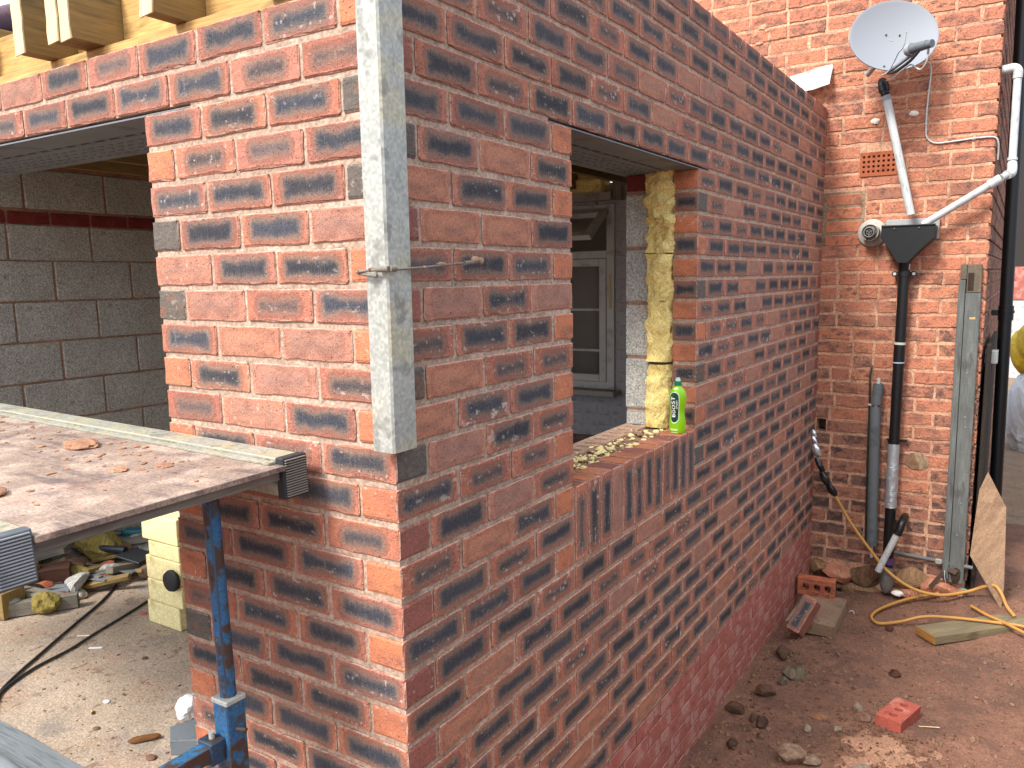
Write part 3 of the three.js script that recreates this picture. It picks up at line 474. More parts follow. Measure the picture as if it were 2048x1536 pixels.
// ---------------------------------------------------------------- old house: orange end wall, side return, painted wall inside
const CZ = -4.05;
const oldGeo = []; for (let i = 0; i < 40; i++) oldGeo.push([brickGeo(0.226, 0.0735, 0.1, 1500 + i, { front: cellO(i), endN: cellO((i + 3) % 40), endP: cellO((i + 5) % 40), bed: cellO(i) }, OW, OH, 0.003, 0.0042), brickGeo(0.106, 0.0735, 0.1, 1600 + i, { front: [cellO(i)[0] + 60, cellO(i)[1], 128, 96], endN: cellO((i + 3) % 40), endP: cellO((i + 7) % 40), bed: cellO(i) }, OW, OH, 0.003, 0.0042)]);
const house = thing('old_house_wall', 'old orange brick house wall carrying the satellite dish and black hopper', 'wall');
{
  const hr = rng(321), HP = 0.085, X1 = 0.912, list = [];
  for (let k = -18; k < 40; k++) {
    const y = k * HP + 0.012 + 0.04; if (y < -1.46) continue;
    const lo = y < 1.36 ? -0.02 : -0.85, runs = k === -7 ? [[0.068, X1]] : k === 22 ? [[-0.372, X1], [lo, -0.452]] : y > 0.99 && y < 1.17 ? [[0.418, X1], [lo, 0.196]] : y > 0.575 && y < 0.93 ? [[0.248, X1]] : [[lo, X1]];
    runs.forEach(([x0, x1]) => {
      let xr = x1, first = x1 === X1;
      while (xr > x0 + 0.03) { const head = first ? (k & 1) : hr() < (y < 0.4 ? 0.36 : 0.16); let L = head ? 0.106 : 0.226; L *= 0.95 + hr() * 0.08; if (xr - L < x0 + 0.045 && x0 > -0.1) L = xr - x0; first = false;
        const t = clamp(0.75 - (y + 1.5) / 2.6 + (hr() - 0.5) * 0.5), i = t > 0.62 ? 28 + Math.floor(hr() * 12) : t > 0.3 ? 16 + Math.floor(hr() * 12) : Math.floor(hr() * 18);
        list.push([xr - L, xr, y, L < 0.15, i]); xr -= L + 0.012; }
    });
  }
  const mass = [];
  list.sort((p, q) => Math.abs(p[2] - 0.4) - Math.abs(q[2] - 0.4)).forEach(([a, b, y, head, i], n) => {
    const g = oldGeo[i][head ? 1 : 0], x = (a + b) / 2, z = CZ - 0.05 + (hr() - 0.5) * 0.006, ry = (hr() - 0.5) * 0.02, rz = (hr() - 0.5) * 0.014;
    if (n < 298) { const m = mesh('brick', g, MT.old, house); m.position.set(x, y, z); m.scale.x = (b - a) / (head ? 0.106 : 0.226); m.rotation.set((hr() - 0.5) * 0.03, ry, rz); } else mass.push(at(g, x, y, z, ry, 0, rz));
  });
  // wall above the picture, loose bond, one mass
  for (let k = 40; k < 58; k++) for (let x = X1 - ((k & 1) ? 0 : 0.11); x > -1; x -= 0.238) mass.push(at(oldGeo[(k * 7 + Math.floor(x * 20) + 40) % 18][0], x - 0.113, k * HP + 0.052, CZ - 0.05));
  const mm = mesh('brick_mass', merge(mass), MT.old, house); mm.userData.kind = 'stuff';
  // mortar bed with the real openings left out: pipe hole, air brick, knocked hole
  const Q = (x0, x1, y0, y1) => bx(x0, x1, y0, y1, CZ - 0.095, CZ - 0.0045);
  pieces('mortar', [Q(-0.3, 0.9, -1.9, -0.585), Q(-0.3, 0.002, -0.585, -0.5), Q(0.062, 0.9, -0.585, -0.5), Q(-0.3, 0.9, -0.5, 1.01), Q(-0.3, 0.206, 1.01, 1.145), Q(0.406, 0.9, 1.01, 1.145), Q(-0.3, 0.9, 1.145, 1.36), Q(-1.2, 0.9, 1.36, 1.884), Q(-1.2, -0.445, 1.884, 1.958), Q(-0.38, 0.9, 1.884, 1.958), Q(-1.2, 0.9, 1.958, 4.95)], MT.oldMortar, house);
  mesh('inner_leaf', bx(-1.25, 0.8, -1.9, 4.95, CZ - 0.36, CZ - 0.26), MT.oldMortar, house);
  // newer repair bricks, bright orange with grey joints
  for (let k = 0; k < 4; k++) { const g = brickGeo(k === 3 ? 0.2 : 0.205, 0.066, 0.1, 1900 + k, { front: cellO(k * 3), endN: cellO(1), endP: cellO(2), bed: cellO(3) }, OW, OH, 0.0015, 0.003); const m = mesh('repair_brick', g, M({ map: OLD_MAP[0], bump: OLD_MAP[1], bs: 0.002, rough: 0.85, color: 0xfff4ea }), house); m.position.set(0.118, 0.632 + k * 0.082, CZ - 0.05); }
  mesh('repair_mortar', bx(-0.01, 0.24, 0.585, 0.925, CZ - 0.09, CZ - 0.004), M({ map: T.stone, color: 0xe0d2c0, bump: T.fine, bs: 0.003, rough: 0.95 }), house);
  // stone and broken brick at the foot of the wall
  const fr = rng(77); const foot = [[0.05, -1.5, 0.1, 0.05], [0.2, -1.52, 0.12, 0.055], [0.36, -1.5, 0.09, 0.07], [0.6, -1.48, 0.12, 0.075], [0.76, -1.5, 0.1, 0.07], [0.12, -1.6, 0.12, 0.05], [0.34, -1.6, 0.12, 0.05], [0.56, -1.58, 0.1, 0.05], [0.8, -1.58, 0.11, 0.05]];
  foot.forEach(([x, y, rx, ry], i) => { const m = mesh('footing_stone', lump(rx * 1.2, ry * 1.2, 0.09, 60 + i, 4, 0.22, 9), i % 3 === 1 ? MT.old : M({ map: T.stone, color: [0xe8c8a4, 0xd8b89c, 0xc4a890][i % 3], bump: T.rough, bs: 0.01, rough: 0.95 }), house); m.position.set(x, y, CZ - 0.02 + fr() * 0.02); });
  // side return of the house, facing the alley
  const ret = []; for (let k = -18; k < 45; k++) for (let z = -4.05 - ((k & 1) ? 0.106 + 0.012 : 0.226 + 0.012) + 0.0; z > -8.6; z -= 0.238) ret.push(at(oldGeo[28 + ((k * 5 + Math.floor(-z * 31)) % 12 + 12) % 12][0], X1 - 0.05 + 0.0035 * ((k * 7) % 3), k * HP + 0.052, z - 0.113, Math.PI / 2));
  const rm = mesh('return_brick_mass', merge(ret), MT.old, house); rm.userData.kind = 'stuff';
  mesh('return_mortar', bx(X1 - 0.11, X1 - 0.012, -1.9, 4.95, -8.6, CZ - 0.1), MT.oldMortar, house);
  // clay air brick with a grid of square holes
  const ab = new THREE.Shape(); ab.moveTo(-0.103, -0.07); ab.lineTo(0.103, -0.07); ab.lineTo(0.103, 0.07); ab.lineTo(-0.103, 0.07); ab.closePath();
  for (let i = 0; i < 7; i++) for (let j = 0; j < 4; j++) { const x = -0.0825 + i * 0.0275 - 0.0075, y = -0.043 + j * 0.0287 - 0.0075, h = new THREE.Path(); h.moveTo(x, y); h.lineTo(x, y + 0.015); h.lineTo(x + 0.015, y + 0.015); h.lineTo(x + 0.015, y); h.closePath(); ab.holes.push(h); }
  const ag = new THREE.ExtrudeGeometry(ab, { depth: 0.05, bevelEnabled: true, bevelSize: 0.0015, bevelThickness: 0.002, bevelSegments: 1 }); const am = mesh('air_brick', metreUV(ag, 1.5), MT.terracotta, house); am.position.set(0.306, 1.077, CZ - 0.046);
}
{ // painted wall of the old house inside the extension, with white window, seen through the window opening
  const w = thing('painted_house_wall', 'white painted brick house wall inside, seen through the window opening', 'wall');
  const pr = rng(66), pg = []; for (let i = 0; i < 5; i++) pg.push(metreUV(brickGeo(0.222, 0.074, 0.06, 2100 + i, { front: [0, 0, 9, 9], endN: [0, 0, 9, 9], endP: [0, 0, 9, 9], bed: [0, 0, 9, 9] }, AW, AH, 0.002, 0.006), 1.5));
  for (let k = -14; k < 13; k++) for (let x = -0.32 - ((k & 1) ? 0.11 : 0); x > -2.3; x -= 0.232) { const y = k * 0.085 + 0.04; if (x < -1.49 && y > -0.42 && y < 0.95) continue; if (x - 0.222 < -1.5 && y > -0.42 && y < 0.95) continue; const m = mesh('painted_brick', pg[Math.floor(pr() * 5)], MT.paintWall, w); m.position.set(x - 0.111, y, -4.05 - 0.026 + (pr() - 0.5) * 0.004); }
  pieces('painted_joint', [bx(-3.5, -0.3, -1.25, -0.43, -4.1, -4.052), bx(-1.49, -0.3, -0.43, 1.1, -4.1, -4.052), bx(-3.5, -1.49, 0.97, 1.1, -4.1, -4.052), bx(-3.5, -2.7, -0.43, 0.97, -4.1, -4.052)], MT.paintWall, w);
}
// ---------------------------------------------------------------- roof timbers over the front wall
const rnd = rng(2024);
solo('wall_plate', bx(-3.6, -0.115, 1.0095, 1.052, -0.2, -0.052, 1.3, 0.002), MT.pine, 'long pale timber wall plate lying on top of front brick wall', 'timber');
function cutEnd(w, h, seed) {              // ragged fresh-sawn end
  const r = rng(seed), s = new THREE.Shape(), P = []; const n = 7;
  for (let i = 0; i < n; i++) P.push([w / 2 + (r() - 0.5) * 0.005, -h / 2 + h * i / (n - 1)]);
  for (let i = n - 1; i >= 0; i--) P.push([-w / 2 + (r() - 0.7) * 0.006, -h / 2 + h * i / (n - 1) + (i === 0 ? -0.004 : 0)]);
  s.moveTo(...P[0]); P.slice(1).forEach(p => s.lineTo(...p)); s.closePath();
  return metreUV(new THREE.ExtrudeGeometry(s, { depth: 0.004, bevelEnabled: false }), 1.2, 1);
}
const joistLabels = [['roof joist nearest the metal corner post, its pale sawn end overhanging', -0.676], ['right half of the doubled roof joist with splintered pale end', -1.022], ['left half of the doubled roof joist with splintered pale end', -1.068], ['single roof joist just left of the doubled pair', -1.247], ['roof joist at the far left edge of the picture', -1.69], ['roof joist hidden behind the corner', -0.33], ['roof joist over the middle of the room', -2.1], ['roof joist over the left part of the room', -2.5], ['roof joist beside the far block wall', -2.9], ['last roof joist against the far block wall', -3.3]];
joistLabels.forEach(([label, x], i) => {
  const ze = i === 2 ? 0.04 : i === 4 ? -0.02 : 0.034, g = thing('roof_joist', label, 'joist', [x, 1.0525, 0], 'roof joists');
  mesh('beam', bx(-0.0225, 0.0225, 0, 0.172, -3.95, ze, 1.1, 0.002), MT.treated, g);
  const c = mesh('sawn_end', cutEnd(0.047, 0.175, 40 + i), MT.pale, g); c.position.set(0, 0.086, ze);
});
[[-0.9995, -0.6985, 'between the doubled joist and the corner joist'], [-1.2245, -1.0905, 'between the single joist and the doubled joist'], [-1.6675, -1.2695, 'between the far left joist and the single joist'], [-0.6535, -0.3525, 'right of the corner joist'], [-2.0775, -1.7125, 'left of the far left joist']].forEach(([a, b, t]) => solo('noggin', bx(a + 0.001, b - 0.001, 1.0525, 1.19, -0.152, -0.107, 1.2, 0.002), MT.pine, `short timber noggin ${t}`, 'timber', [0, 0, 0], 'noggins between joists'));
solo('roof_deck', bx(-3.6, -0.12, 1.2255, 1.243, -4.0, -0.75, 1, 0.001), MT.osb, 'board deck over the roof joists, seen dark from below', 'board');

// ---------------------------------------------------------------- galvanised corner profile and its clamp
{
  const s = new THREE.Shape(), P = [[-0.021, 0.041], [0.029, 0.041], [0.033, 0.037], [0.033, 0.004], [0.0316, 0.002], [0.0316, -0.03], [0.006, -0.03], [0.006, 0.006], [-0.021, 0.006]];
  s.moveTo(P[0][0], -P[0][1]); P.slice(1).forEach(p => s.lineTo(p[0], -p[1])); s.closePath();
  const g = new THREE.ExtrudeGeometry(s, { depth: 1.55, bevelEnabled: true, bevelSize: 0.0006, bevelThickness: 0.0006, bevelSegments: 1, steps: 1 }); g.rotateX(-Math.PI / 2);
  const t = thing('corner_profile', 'galvanised metal corner profile standing upright against the brick corner', 'profile', [0, 0.081, 0]);
  mesh('angle', metreUV(g, 1.2, 1), MT.galv, t); t.rotation.z = -0.004;
  const c = thing('profile_clamp', 'thin mortar crusted wire clamp hooked around the metal corner profile', 'clamp', [0, 0, 0]);
  const cm = M({ color: 0xa39a8e, map: T.grime, bump: T.fine, bs: 0.001, rough: 0.6, metal: 0.25 });
  mesh('rod', tube([[0.045, 0.45, 0.045], [0.046, 0.455, -0.06], [0.043, 0.462, -0.16], [0.036, 0.468, -0.262]], 0.0026, 20, 8), cm, c);
  mesh('hook', tube([[0.046, 0.451, 0.052], [0.02, 0.45, 0.055], [-0.028, 0.447, 0.054], [-0.034, 0.445, 0.046], [-0.03, 0.443, 0.03]], 0.0028, 24, 8), cm, c);
  mesh('return_hook', tube([[-0.032, 0.444, 0.05], [0.0, 0.44, 0.056], [0.018, 0.438, 0.053]], 0.0034, 12, 8), cm, c);
  mesh('sleeve', rod([0.02, 0.451, 0.053], [0.046, 0.4515, 0.05], 0.006, 10), cm, c); mesh('collar', rod([0.046, 0.4515, 0.047], [0.0465, 0.4525, 0.03], 0.0065, 10), cm, c);
  mesh('end_sleeve', rod([0.044, 0.4645, -0.2], [0.036, 0.4685, -0.258], 0.005, 10), cm, c);
  const mb = M({ map: T.mortar, bump: T.rough, bs: 0.004, rough: 1, color: 0xf4e6da });
  [[0.043, 0.4615, -0.12, 0.016, 0.005], [0.046, 0.455, -0.06, 0.008, 0.0035], [0.037, 0.473, -0.25, 0.012, 0.008], [0.036, 0.47, -0.272, 0.008, 0.008], [-0.028, 0.4475, 0.055, 0.007, 0.0045], [0.005, 0.452, 0.055, 0.009, 0.003]].forEach(([x, y, z, a, b], i) => mesh('mortar_blob', at(lump(b, b, a, 500 + i, 2, 0.3), x, y, z), mb, c));
}

// ---------------------------------------------------------------- staging board on its trestle
{
  const g = thing('staging_board', 'dirty plywood staging board with metal side rails in front of the door', 'staging board', [-0.225, 0.04, 0.1]);
  g.rotation.order = 'YXZ'; g.rotation.set(0.03, -0.043, 0);
  const alu = M({ map: T.galv, bump: T.fine, bs: 0.0006, rough: 0.6, metal: 0.25, color: 0xd8d2c6 });
  mesh('deck', bx(-2.9, 0.0, -0.012, 0, 0.0, 0.5, 1.3, 0.0015), MT.ply, g);
  mesh('deck_edge_strip', bx(-2.9, -0.03, 0.0005, 0.006, 0.002, 0.02, 1.2, 0.001), alu, g);
  mesh('side_rail', bx(-2.93, -0.03, -0.075, 0.012, -0.064, -0.002, 1.2, 0.004), alu, g);
  mesh('side_rail', bx(-2.93, -0.03, -0.075, 0.012, 0.502, 0.564, 1.2, 0.004), alu, g);
  mesh('cross_member', bx(-0.06, -0.022, -0.036, -0.0125, -0.001, 0.501, 1.2, 0.002), MT.greyWood, g);
  mesh('cross_member', bx(-1.1, -1.06, -0.052, -0.0125, -0.001, 0.501, 1.2, 0.002), MT.greyWood, g);
  const capM = M({ color: 0x33343a, map: T.grime, rough: 0.65, bump: T.fine, bs: 0.0008 }), capG = M({ color: 0x6a7078, map: T.grime, rough: 0.8 }), ribG = M({ color: 0xb4b6b8, map: T.grime, bump: T.fine, bs: 0.001, rough: 0.9 }), ribM = M({ color: 0x9a958c, map: T.grime, bump: T.fine, bs: 0.001, rough: 0.9 });
  [-0.066, 0.5].forEach(z0 => {
    const c = mesh('end_cap', bx(-0.034, -0.008, -0.079, 0.014, z0, z0 + 0.066, 1, 0.004), z0 > 0 ? capG : capM, g);
    for (let i = 0; i < 15; i++) mesh('rib', bx(-0.0085, -0.0045, -0.0735 + i * 0.0057, -0.0735 + i * 0.0057 + 0.0029, z0 + 0.005, z0 + 0.061, 1, 0.0008), z0 > 0 ? ribG : ribM, c);
    mesh('rivet', at(new THREE.SphereGeometry(0.004, 8, 6), -0.04, -0.045, z0 + 0.066), alu, g);
  });
  // mortar droppings on the deck
  const w = (lx, ly, lz) => new THREE.Vector3(lx, ly, lz).applyEuler(g.rotation).add(g.position).toArray();
  const cr = M({ map: T.mortar, color: 0xe8c8b4, bump: T.rough, bs: 0.006, rough: 1 });
  const spots = [[-0.36, 0.43, 0.03, 'flat reddish mortar lump near the front edge of staging board'], [-0.62, 0.12, 0.035, 'broken mortar heap at the back of staging board'], [-0.3, 0.2, 0.016, 'small flat mortar flake in the middle of staging board'], [-0.24, 0.13, 0.013, 'mortar flake at the right end of staging board']];
  spots.forEach(([x, z, r, l], i) => solo('mortar_lump', at(lump(r * 1.5, r * 0.36, r, 620 + i, 3, 0.4), 0, 0, 0), cr, l, 'mortar', w(x, r * 0.18, z)));
  const bits = []; const br = rng(88); for (let i = 0; i < 320; i++) { const q = br() < 0.5 ? 0.05 + br() * 0.16 : br() * 0.5, s = 0.0015 + br() * br() * 0.008, p = w(-0.06 - br() * 1.7, s * 0.25, q); bits.push(at(lump(s * (1 + br()), s * 0.4, s, i % 40, 0, 0.3), p[0], p[1], p[2], br() * 6)); }
  solo('mortar_crumbs', merge(bits), cr, 'crumbs of dried mortar scattered over the staging board', 'crumbs', [0, 0, 0], null, 'stuff');
  const t = thing('trestle', 'rusty blue adjustable steel trestle under the staging board', 'trestle', [-0.335, -1.6, 0.21]);
  mesh('head_bar', bx(-0.02, 0.02, 1.592, 1.612, -0.09, 0.2, 1.2, 0.003), MT.blue, t);
  const post = mesh('post', metreUV(rod([0.012, 1.12, 0], [0, 1.594, 0], 0.0172, 20), 2.2, 1), MT.blue, t);
  for (const y of [1.5, 1.41, 1.32, 1.22]) mesh('pin_eye', at(new THREE.TorusGeometry(0.0045, 0.0012, 6, 12), 0.003 + (1.57 - y) * 0.02, y, 0.0172, -0.35), M({ color: 0x5a4034, rough: 0.9 }), post);
  const sock = mesh('socket', metreUV(merge([bx(-0.012, 0.036, 0.02, 1.135, -0.024, 0.024, 1.8, 0.004)]), 1.8, 1), MT.blue, t);
  mesh('socket_rim', bx(-0.014, 0.038, 1.128, 1.14, -0.026, 0.026, 1.8, 0.003), M({ map: T.galv, rough: 0.6, metal: 0.3 }), sock);
  mesh('pin', rod([0.036, 1.07, 0.005], [0.07, 1.078, 0.004], 0.004, 8), M({ color: 0x4a3a30, rough: 0.8 }), t);
  mesh('brace_bar', bx(-0.018, 0.018, 1.012, 1.048, 0.02, 0.62, 1.8, 0.003), MT.blue, t);
  mesh('brace_collar', bx(-0.024, 0.024, 1.004, 1.056, 0.023, 0.06, 1.8, 0.004), M({ map: T.blueRust, color: 0xc8b0a8, rough: 0.6 }), t);
  mesh('collar_bolt', rod([0, 1.056, 0.04], [0, 1.07, 0.04], 0.007, 6), M({ map: T.galv, rough: 0.5, metal: 0.4 }), t);
  mesh('foot', bx(-0.03, 0.054, 0.0, 0.022, -0.1, 0.7, 1.5, 0.003), MT.blue, t);
  mesh('far_leg', bx(-0.006, 0.03, 0.022, 1.045, 0.62, 0.655, 1.5, 0.003), MT.blue, t);
}

// ---------------------------------------------------------------- window reveal: wool, sill debris, bottle
function woolGeo(w, h, d, seed, amp = 0.011) {
  const g = new THREE.BoxGeometry(w, h, d, 12, 18, 10), p = g.attributes.position, uv = g.attributes.uv;
  for (let i = 0; i < p.count; i++) {
    let x = p.getX(i), y = p.getY(i), z = p.getZ(i); const r = 0.82 + 0.18 * (1 - Math.pow(Math.max(Math.abs(x) / w, Math.abs(y) / h) * 2, 6));
    const n = (fbm(x * 22 + seed * 5 + 9, y * 22 + z * 14 + 30, seed % 20, 4) - 0.5) * 2, n2 = (fbm(y * 30 + seed + 4, z * 30 + x * 20 + 9, seed % 15 + 3, 3) - 0.5) * 2;
    const pinch = 1 - 0.07 * Math.pow(Math.abs(y) / h * 2, 6);
    p.setXYZ(i, x * pinch + n2 * amp * 1.1, y + n * amp * 0.5, z + (z > d * 0.4 ? (n * amp * 1.5 + 0.012 * (1 - Math.pow(Math.abs(x) / w * 2, 3)) - 0.006) : n * amp));
    uv.setXY(i, x * 2.4 + z + seed * 0.31, y * 2.4 + seed * 0.17);
  }
  g.computeVertexNormals(); return g;
}
[[0.838, 0.655, 'topmost bulging piece of yellow mineral wool in the window reveal', 0.105], [0.665, 0.518, 'yellow mineral wool piece second from top of window reveal', 0.112], [0.515, 0.33, 'dirty yellow mineral wool piece at mid height of window reveal', 0.104], [0.33, 0.083, 'flat yellow mineral wool piece above the dark gap in reveal', 0.1], [0.072, -0.188, 'lowest yellow mineral wool piece beside the green bottle', 0.096]].forEach(([a, b, l, w], i) => solo('mineral_wool', woolGeo(w, a - b, 0.26, 31 + i * 3, i < 2 ? 0.026 : 0.014), MT.wool, l, 'insulation', [-0.157, (a + b) / 2, -1.9], 'mineral wool in the window reveal'));
solo('cavity_closer', bx(-0.206, -0.104, -0.42, -0.2, -1.8, -0.785, 1.2, 0.004), MT.grout, 'rough mortar filling the cavity along the window sill', 'mortar');
{
  const sr = rng(505), a = [], b = [];
  for (let i = 0; i < 420; i++) { const z = -0.8 - sr() * 0.95, x = -0.155 + (sr() - 0.5) * 0.13, s = 0.002 + sr() * sr() * 0.011; (sr() < 0.55 ? a : b).push(at(lump(s * 1.5, s * 0.75, s * 1.2, i, 2, 0.55), x, -0.193 + s * 0.35, z, sr() * 6)); }
  solo('wool_scraps', merge(a), M({ color: 0xead79a, bump: T.woolB, bs: 0.004, rough: 1 }), 'yellow wool scraps lying along the window sill', 'scraps', [0, 0, 0], null, 'stuff');
  solo('sill_rubble', merge(b), MT.grout, 'mortar rubble lying along the window sill', 'rubble', [0, 0, 0], null, 'stuff');
}
{
  const t = thing('drink_bottle', 'lime green sports drink bottle standing on the brick window sill', 'bottle', [-0.038, -0.1875, -1.7]);
  const prof = [[0, 0], [0.026, 0], [0.031, 0.004], [0.0325, 0.02], [0.0322, 0.05], [0.0285, 0.07], [0.027, 0.085], [0.0285, 0.1], [0.0325, 0.12], [0.034, 0.14], [0.0325, 0.16], [0.026, 0.175], [0.015, 0.184], [0.0135, 0.19]].map(p => new THREE.Vector2(...p));
  const cv = document.createElement('canvas'); cv.width = 512; cv.height = 512; const c = cv.getContext('2d');
  c.fillStyle = '#8ecb12'; c.fillRect(0, 0, 512, 512); c.fillStyle = '#a9e021'; c.beginPath(); c.moveTo(0, 380); c.bezierCurveTo(120, 300, 160, 180, 120, 60); c.lineTo(190, 60); c.bezierCurveTo(220, 220, 180, 360, 60, 470); c.fill();
  for (const cx of [128, 384]) {
    c.fillStyle = '#e8f6d8'; c.fillRect(cx - 34, 40, 68, 34); c.fillStyle = '#d8f7b0'; c.fillRect(cx - 40, 392, 80, 16); c.fillRect(cx - 40, 424, 80, 12);
    c.save(); c.translate(cx, 232); c.rotate(-Math.PI / 2); c.fillStyle = '#dff5df'; c.beginPath(); c.roundRect(-132, -52, 264, 104, 48); c.fill(); c.fillStyle = '#0b3a2a'; c.beginPath(); c.roundRect(-126, -46, 252, 92, 42); c.fill();
    c.fillStyle = '#f4f7f2'; c.font = 'bold 58px sans-serif'; c.textAlign = 'center'; c.textBaseline = 'middle'; c.fillText('BOOST', 0, -10); c.font = 'bold 24px sans-serif'; c.fillText('SPORT', 30, 28); c.restore();
  }
  const tx = new THREE.CanvasTexture(cv); tx.colorSpace = THREE.SRGBColorSpace;
  const body = mesh('body', new THREE.LatheGeometry(prof, 32), M({ map: tx, rough: 0.28 }), t); body.rotation.y = 1.5;
  mesh('cap', at(new THREE.CylinderGeometry(0.0135, 0.0145, 0.018, 20), 0, 0.199, 0), M({ color: 0x0f7a4c, rough: 0.4 }), t);
  mesh('spout', at(new THREE.CylinderGeometry(0.008, 0.011, 0.014, 16), 0, 0.214, 0), M({ color: 0xbfd8d2, rough: 0.25 }), t);
}

// ---------------------------------------------------------------- white plastic window in the painted wall
{
  const t = thing('plastic_window', 'white plastic window with open top light in the painted wall', 'window', [0, 0, -4.05]);
  const U = MT.upvc, X0 = -2.7, X1 = -1.44, glass = M({ color: 0x20262a, rough: 0.05, phys: { transmission: 0.0, clearcoat: 1 } });
  [['frame_jamb', X1 - 0.062, X1, -0.4, 0.95], ['frame_jamb', X0, X0 + 0.062, -0.4, 0.95]].forEach(a => mesh(a[0], bx(a[1], a[2], a[3], a[4], -0.05, 0.02, 1, 0.003), U, t));
  [['frame_head', 0.9, 0.95], ['transom', 0.565, 0.62], ['frame_bottom', -0.4, -0.345]].forEach(a => mesh(a[0], bx(X0 + 0.063, X1 - 0.063, a[1], a[2], -0.048, 0.018, 1, 0.003), U, t));
  const sx = X1 - 0.064; [['sash_stile', sx - 0.055, sx, -0.343, 0.563], ['sash_stile', sx - 0.75, sx - 0.695, -0.343, 0.563]].forEach(a => mesh(a[0], bx(a[1], a[2], a[3], a[4], -0.04, 0.028, 1, 0.004), U, t));
  [[0.508, 0.562], [-0.342, -0.29]].forEach(a => mesh('sash_rail', bx(sx - 0.694, sx - 0.056, a[0], a[1], -0.04, 0.028, 1, 0.004), U, t));
  [0.19, -0.112].forEach(y => mesh('glazing_bar', bx(sx - 0.694, sx - 0.056, y - 0.009, y + 0.009, -0.012, 0.012, 1, 0.002), U, t));
  const pane = M({ color: 0xffffff, rough: 0.02, phys: { transmission: 1, thickness: 0, ior: 1.5 } });
  [[-0.29, -0.121], [-0.103, 0.181], [0.199, 0.508]].forEach(a => mesh('pane', bx(sx - 0.694, sx - 0.056, a[0], a[1], -0.006, -0.002), pane, t));
  mesh('pane', bx(X0 + 0.063, sx - 0.751, -0.344, 0.564, -0.006, -0.002), pane, t);
  const fan = mesh('top_light_frame', merge([bx(-0.9, 0, -0.05, 0, -0.02, 0.02, 1, 0.003), bx(-0.9, 0, -0.34, -0.29, -0.02, 0.02, 1, 0.003), bx(-0.055, 0, -0.29, -0.05, -0.02, 0.02, 1, 0.003), bx(-0.9, -0.845, -0.29, -0.05, -0.02, 0.02, 1, 0.003)]), U, t);
  fan.position.set(sx + 0.02, 0.9, 0.03); fan.rotation.x = -0.95;
  mesh('top_light_pane', bx(-0.845, -0.055, -0.29, -0.05, -0.004, 0.004), pane, fan); mesh('lead_bar', bx(-0.3, -0.288, -0.29, -0.05, 0.005, 0.008), U, fan);
  mesh('sill', bx(X0 - 0.05, X1 + 0.05, -0.44, -0.401, -0.02, 0.13, 1, 0.006), M({ color: 0xb8b8b2, map: T.grime, rough: 0.7 }), t);
  mesh('sill_dust', bx(X0, X1 + 0.03, -0.4005, -0.396, 0.03, 0.115), MT.grout, t);
  mesh('thermometer', bx(X1 - 0.042, X1 - 0.022, 0.2, 0.45, 0.0205, 0.028, 1, 0.006), M({ color: 0xcdbb7c, rough: 0.6 }), t);
  mesh('room_lining', merge([bx(X0 - 0.1, X1 + 0.1, -0.5, 1.0, -0.62, -0.6), bx(X0 - 0.1, X0 - 0.08, -0.5, 1, -0.6, -0.06), bx(X1 + 0.08, X1 + 0.1, -0.5, 1, -0.6, -0.06), bx(X0 - 0.1, X1 + 0.1, 1.0, 1.02, -0.6, -0.06), bx(X0 - 0.1, X1 + 0.1, -0.52, -0.5, -0.6, -0.06)]), M({ color: 0x8c857c, rough: 0.9 }), t);
}
solo('head_board', bx(-2.7, -1.43, 0.972, 1.03, -4.045, -3.95, 1, 0.004), M({ color: 0xb4b1ac, map: T.grime, rough: 0.8 }), 'dusty pale board over the inside window', 'board');
solo('wool_roll', woolGeo(0.42, 0.075, 0.16, 91, 0.014), MT.wool, 'upper yellow wool roll above the inside window', 'insulation', [-1.68, 1.15, -3.98], 'wool rolls above inside window');
solo('wool_roll', woolGeo(0.42, 0.085, 0.17, 97, 0.014), MT.wool, 'lower yellow wool roll above the inside window', 'insulation', [-1.69, 1.073, -3.97], 'wool rolls above inside window');
solo('stud', bx(-1.43, -1.36, 0.97, 1.23, -4.04, -3.98, 1, 0.004), MT.greyWood, 'weathered upright stud above the inside window', 'timber');
solo('trestle_table', merge([bx(-2.6, -0.9, -0.77, -0.75, -4.0, -2.9, 1.2, 0.002), bx(-2.5, -2.44, -1.19, -0.77, -3.9, -3.84), bx(-1.06, -1.0, -1.19, -0.77, -3.9, -3.84), bx(-2.5, -2.44, -1.19, -0.77, -3.06, -3.0), bx(-1.06, -1.0, -1.19, -0.77, -3.06, -3.0)]), MT.ply, 'dusty board table inside below the painted window', 'table');
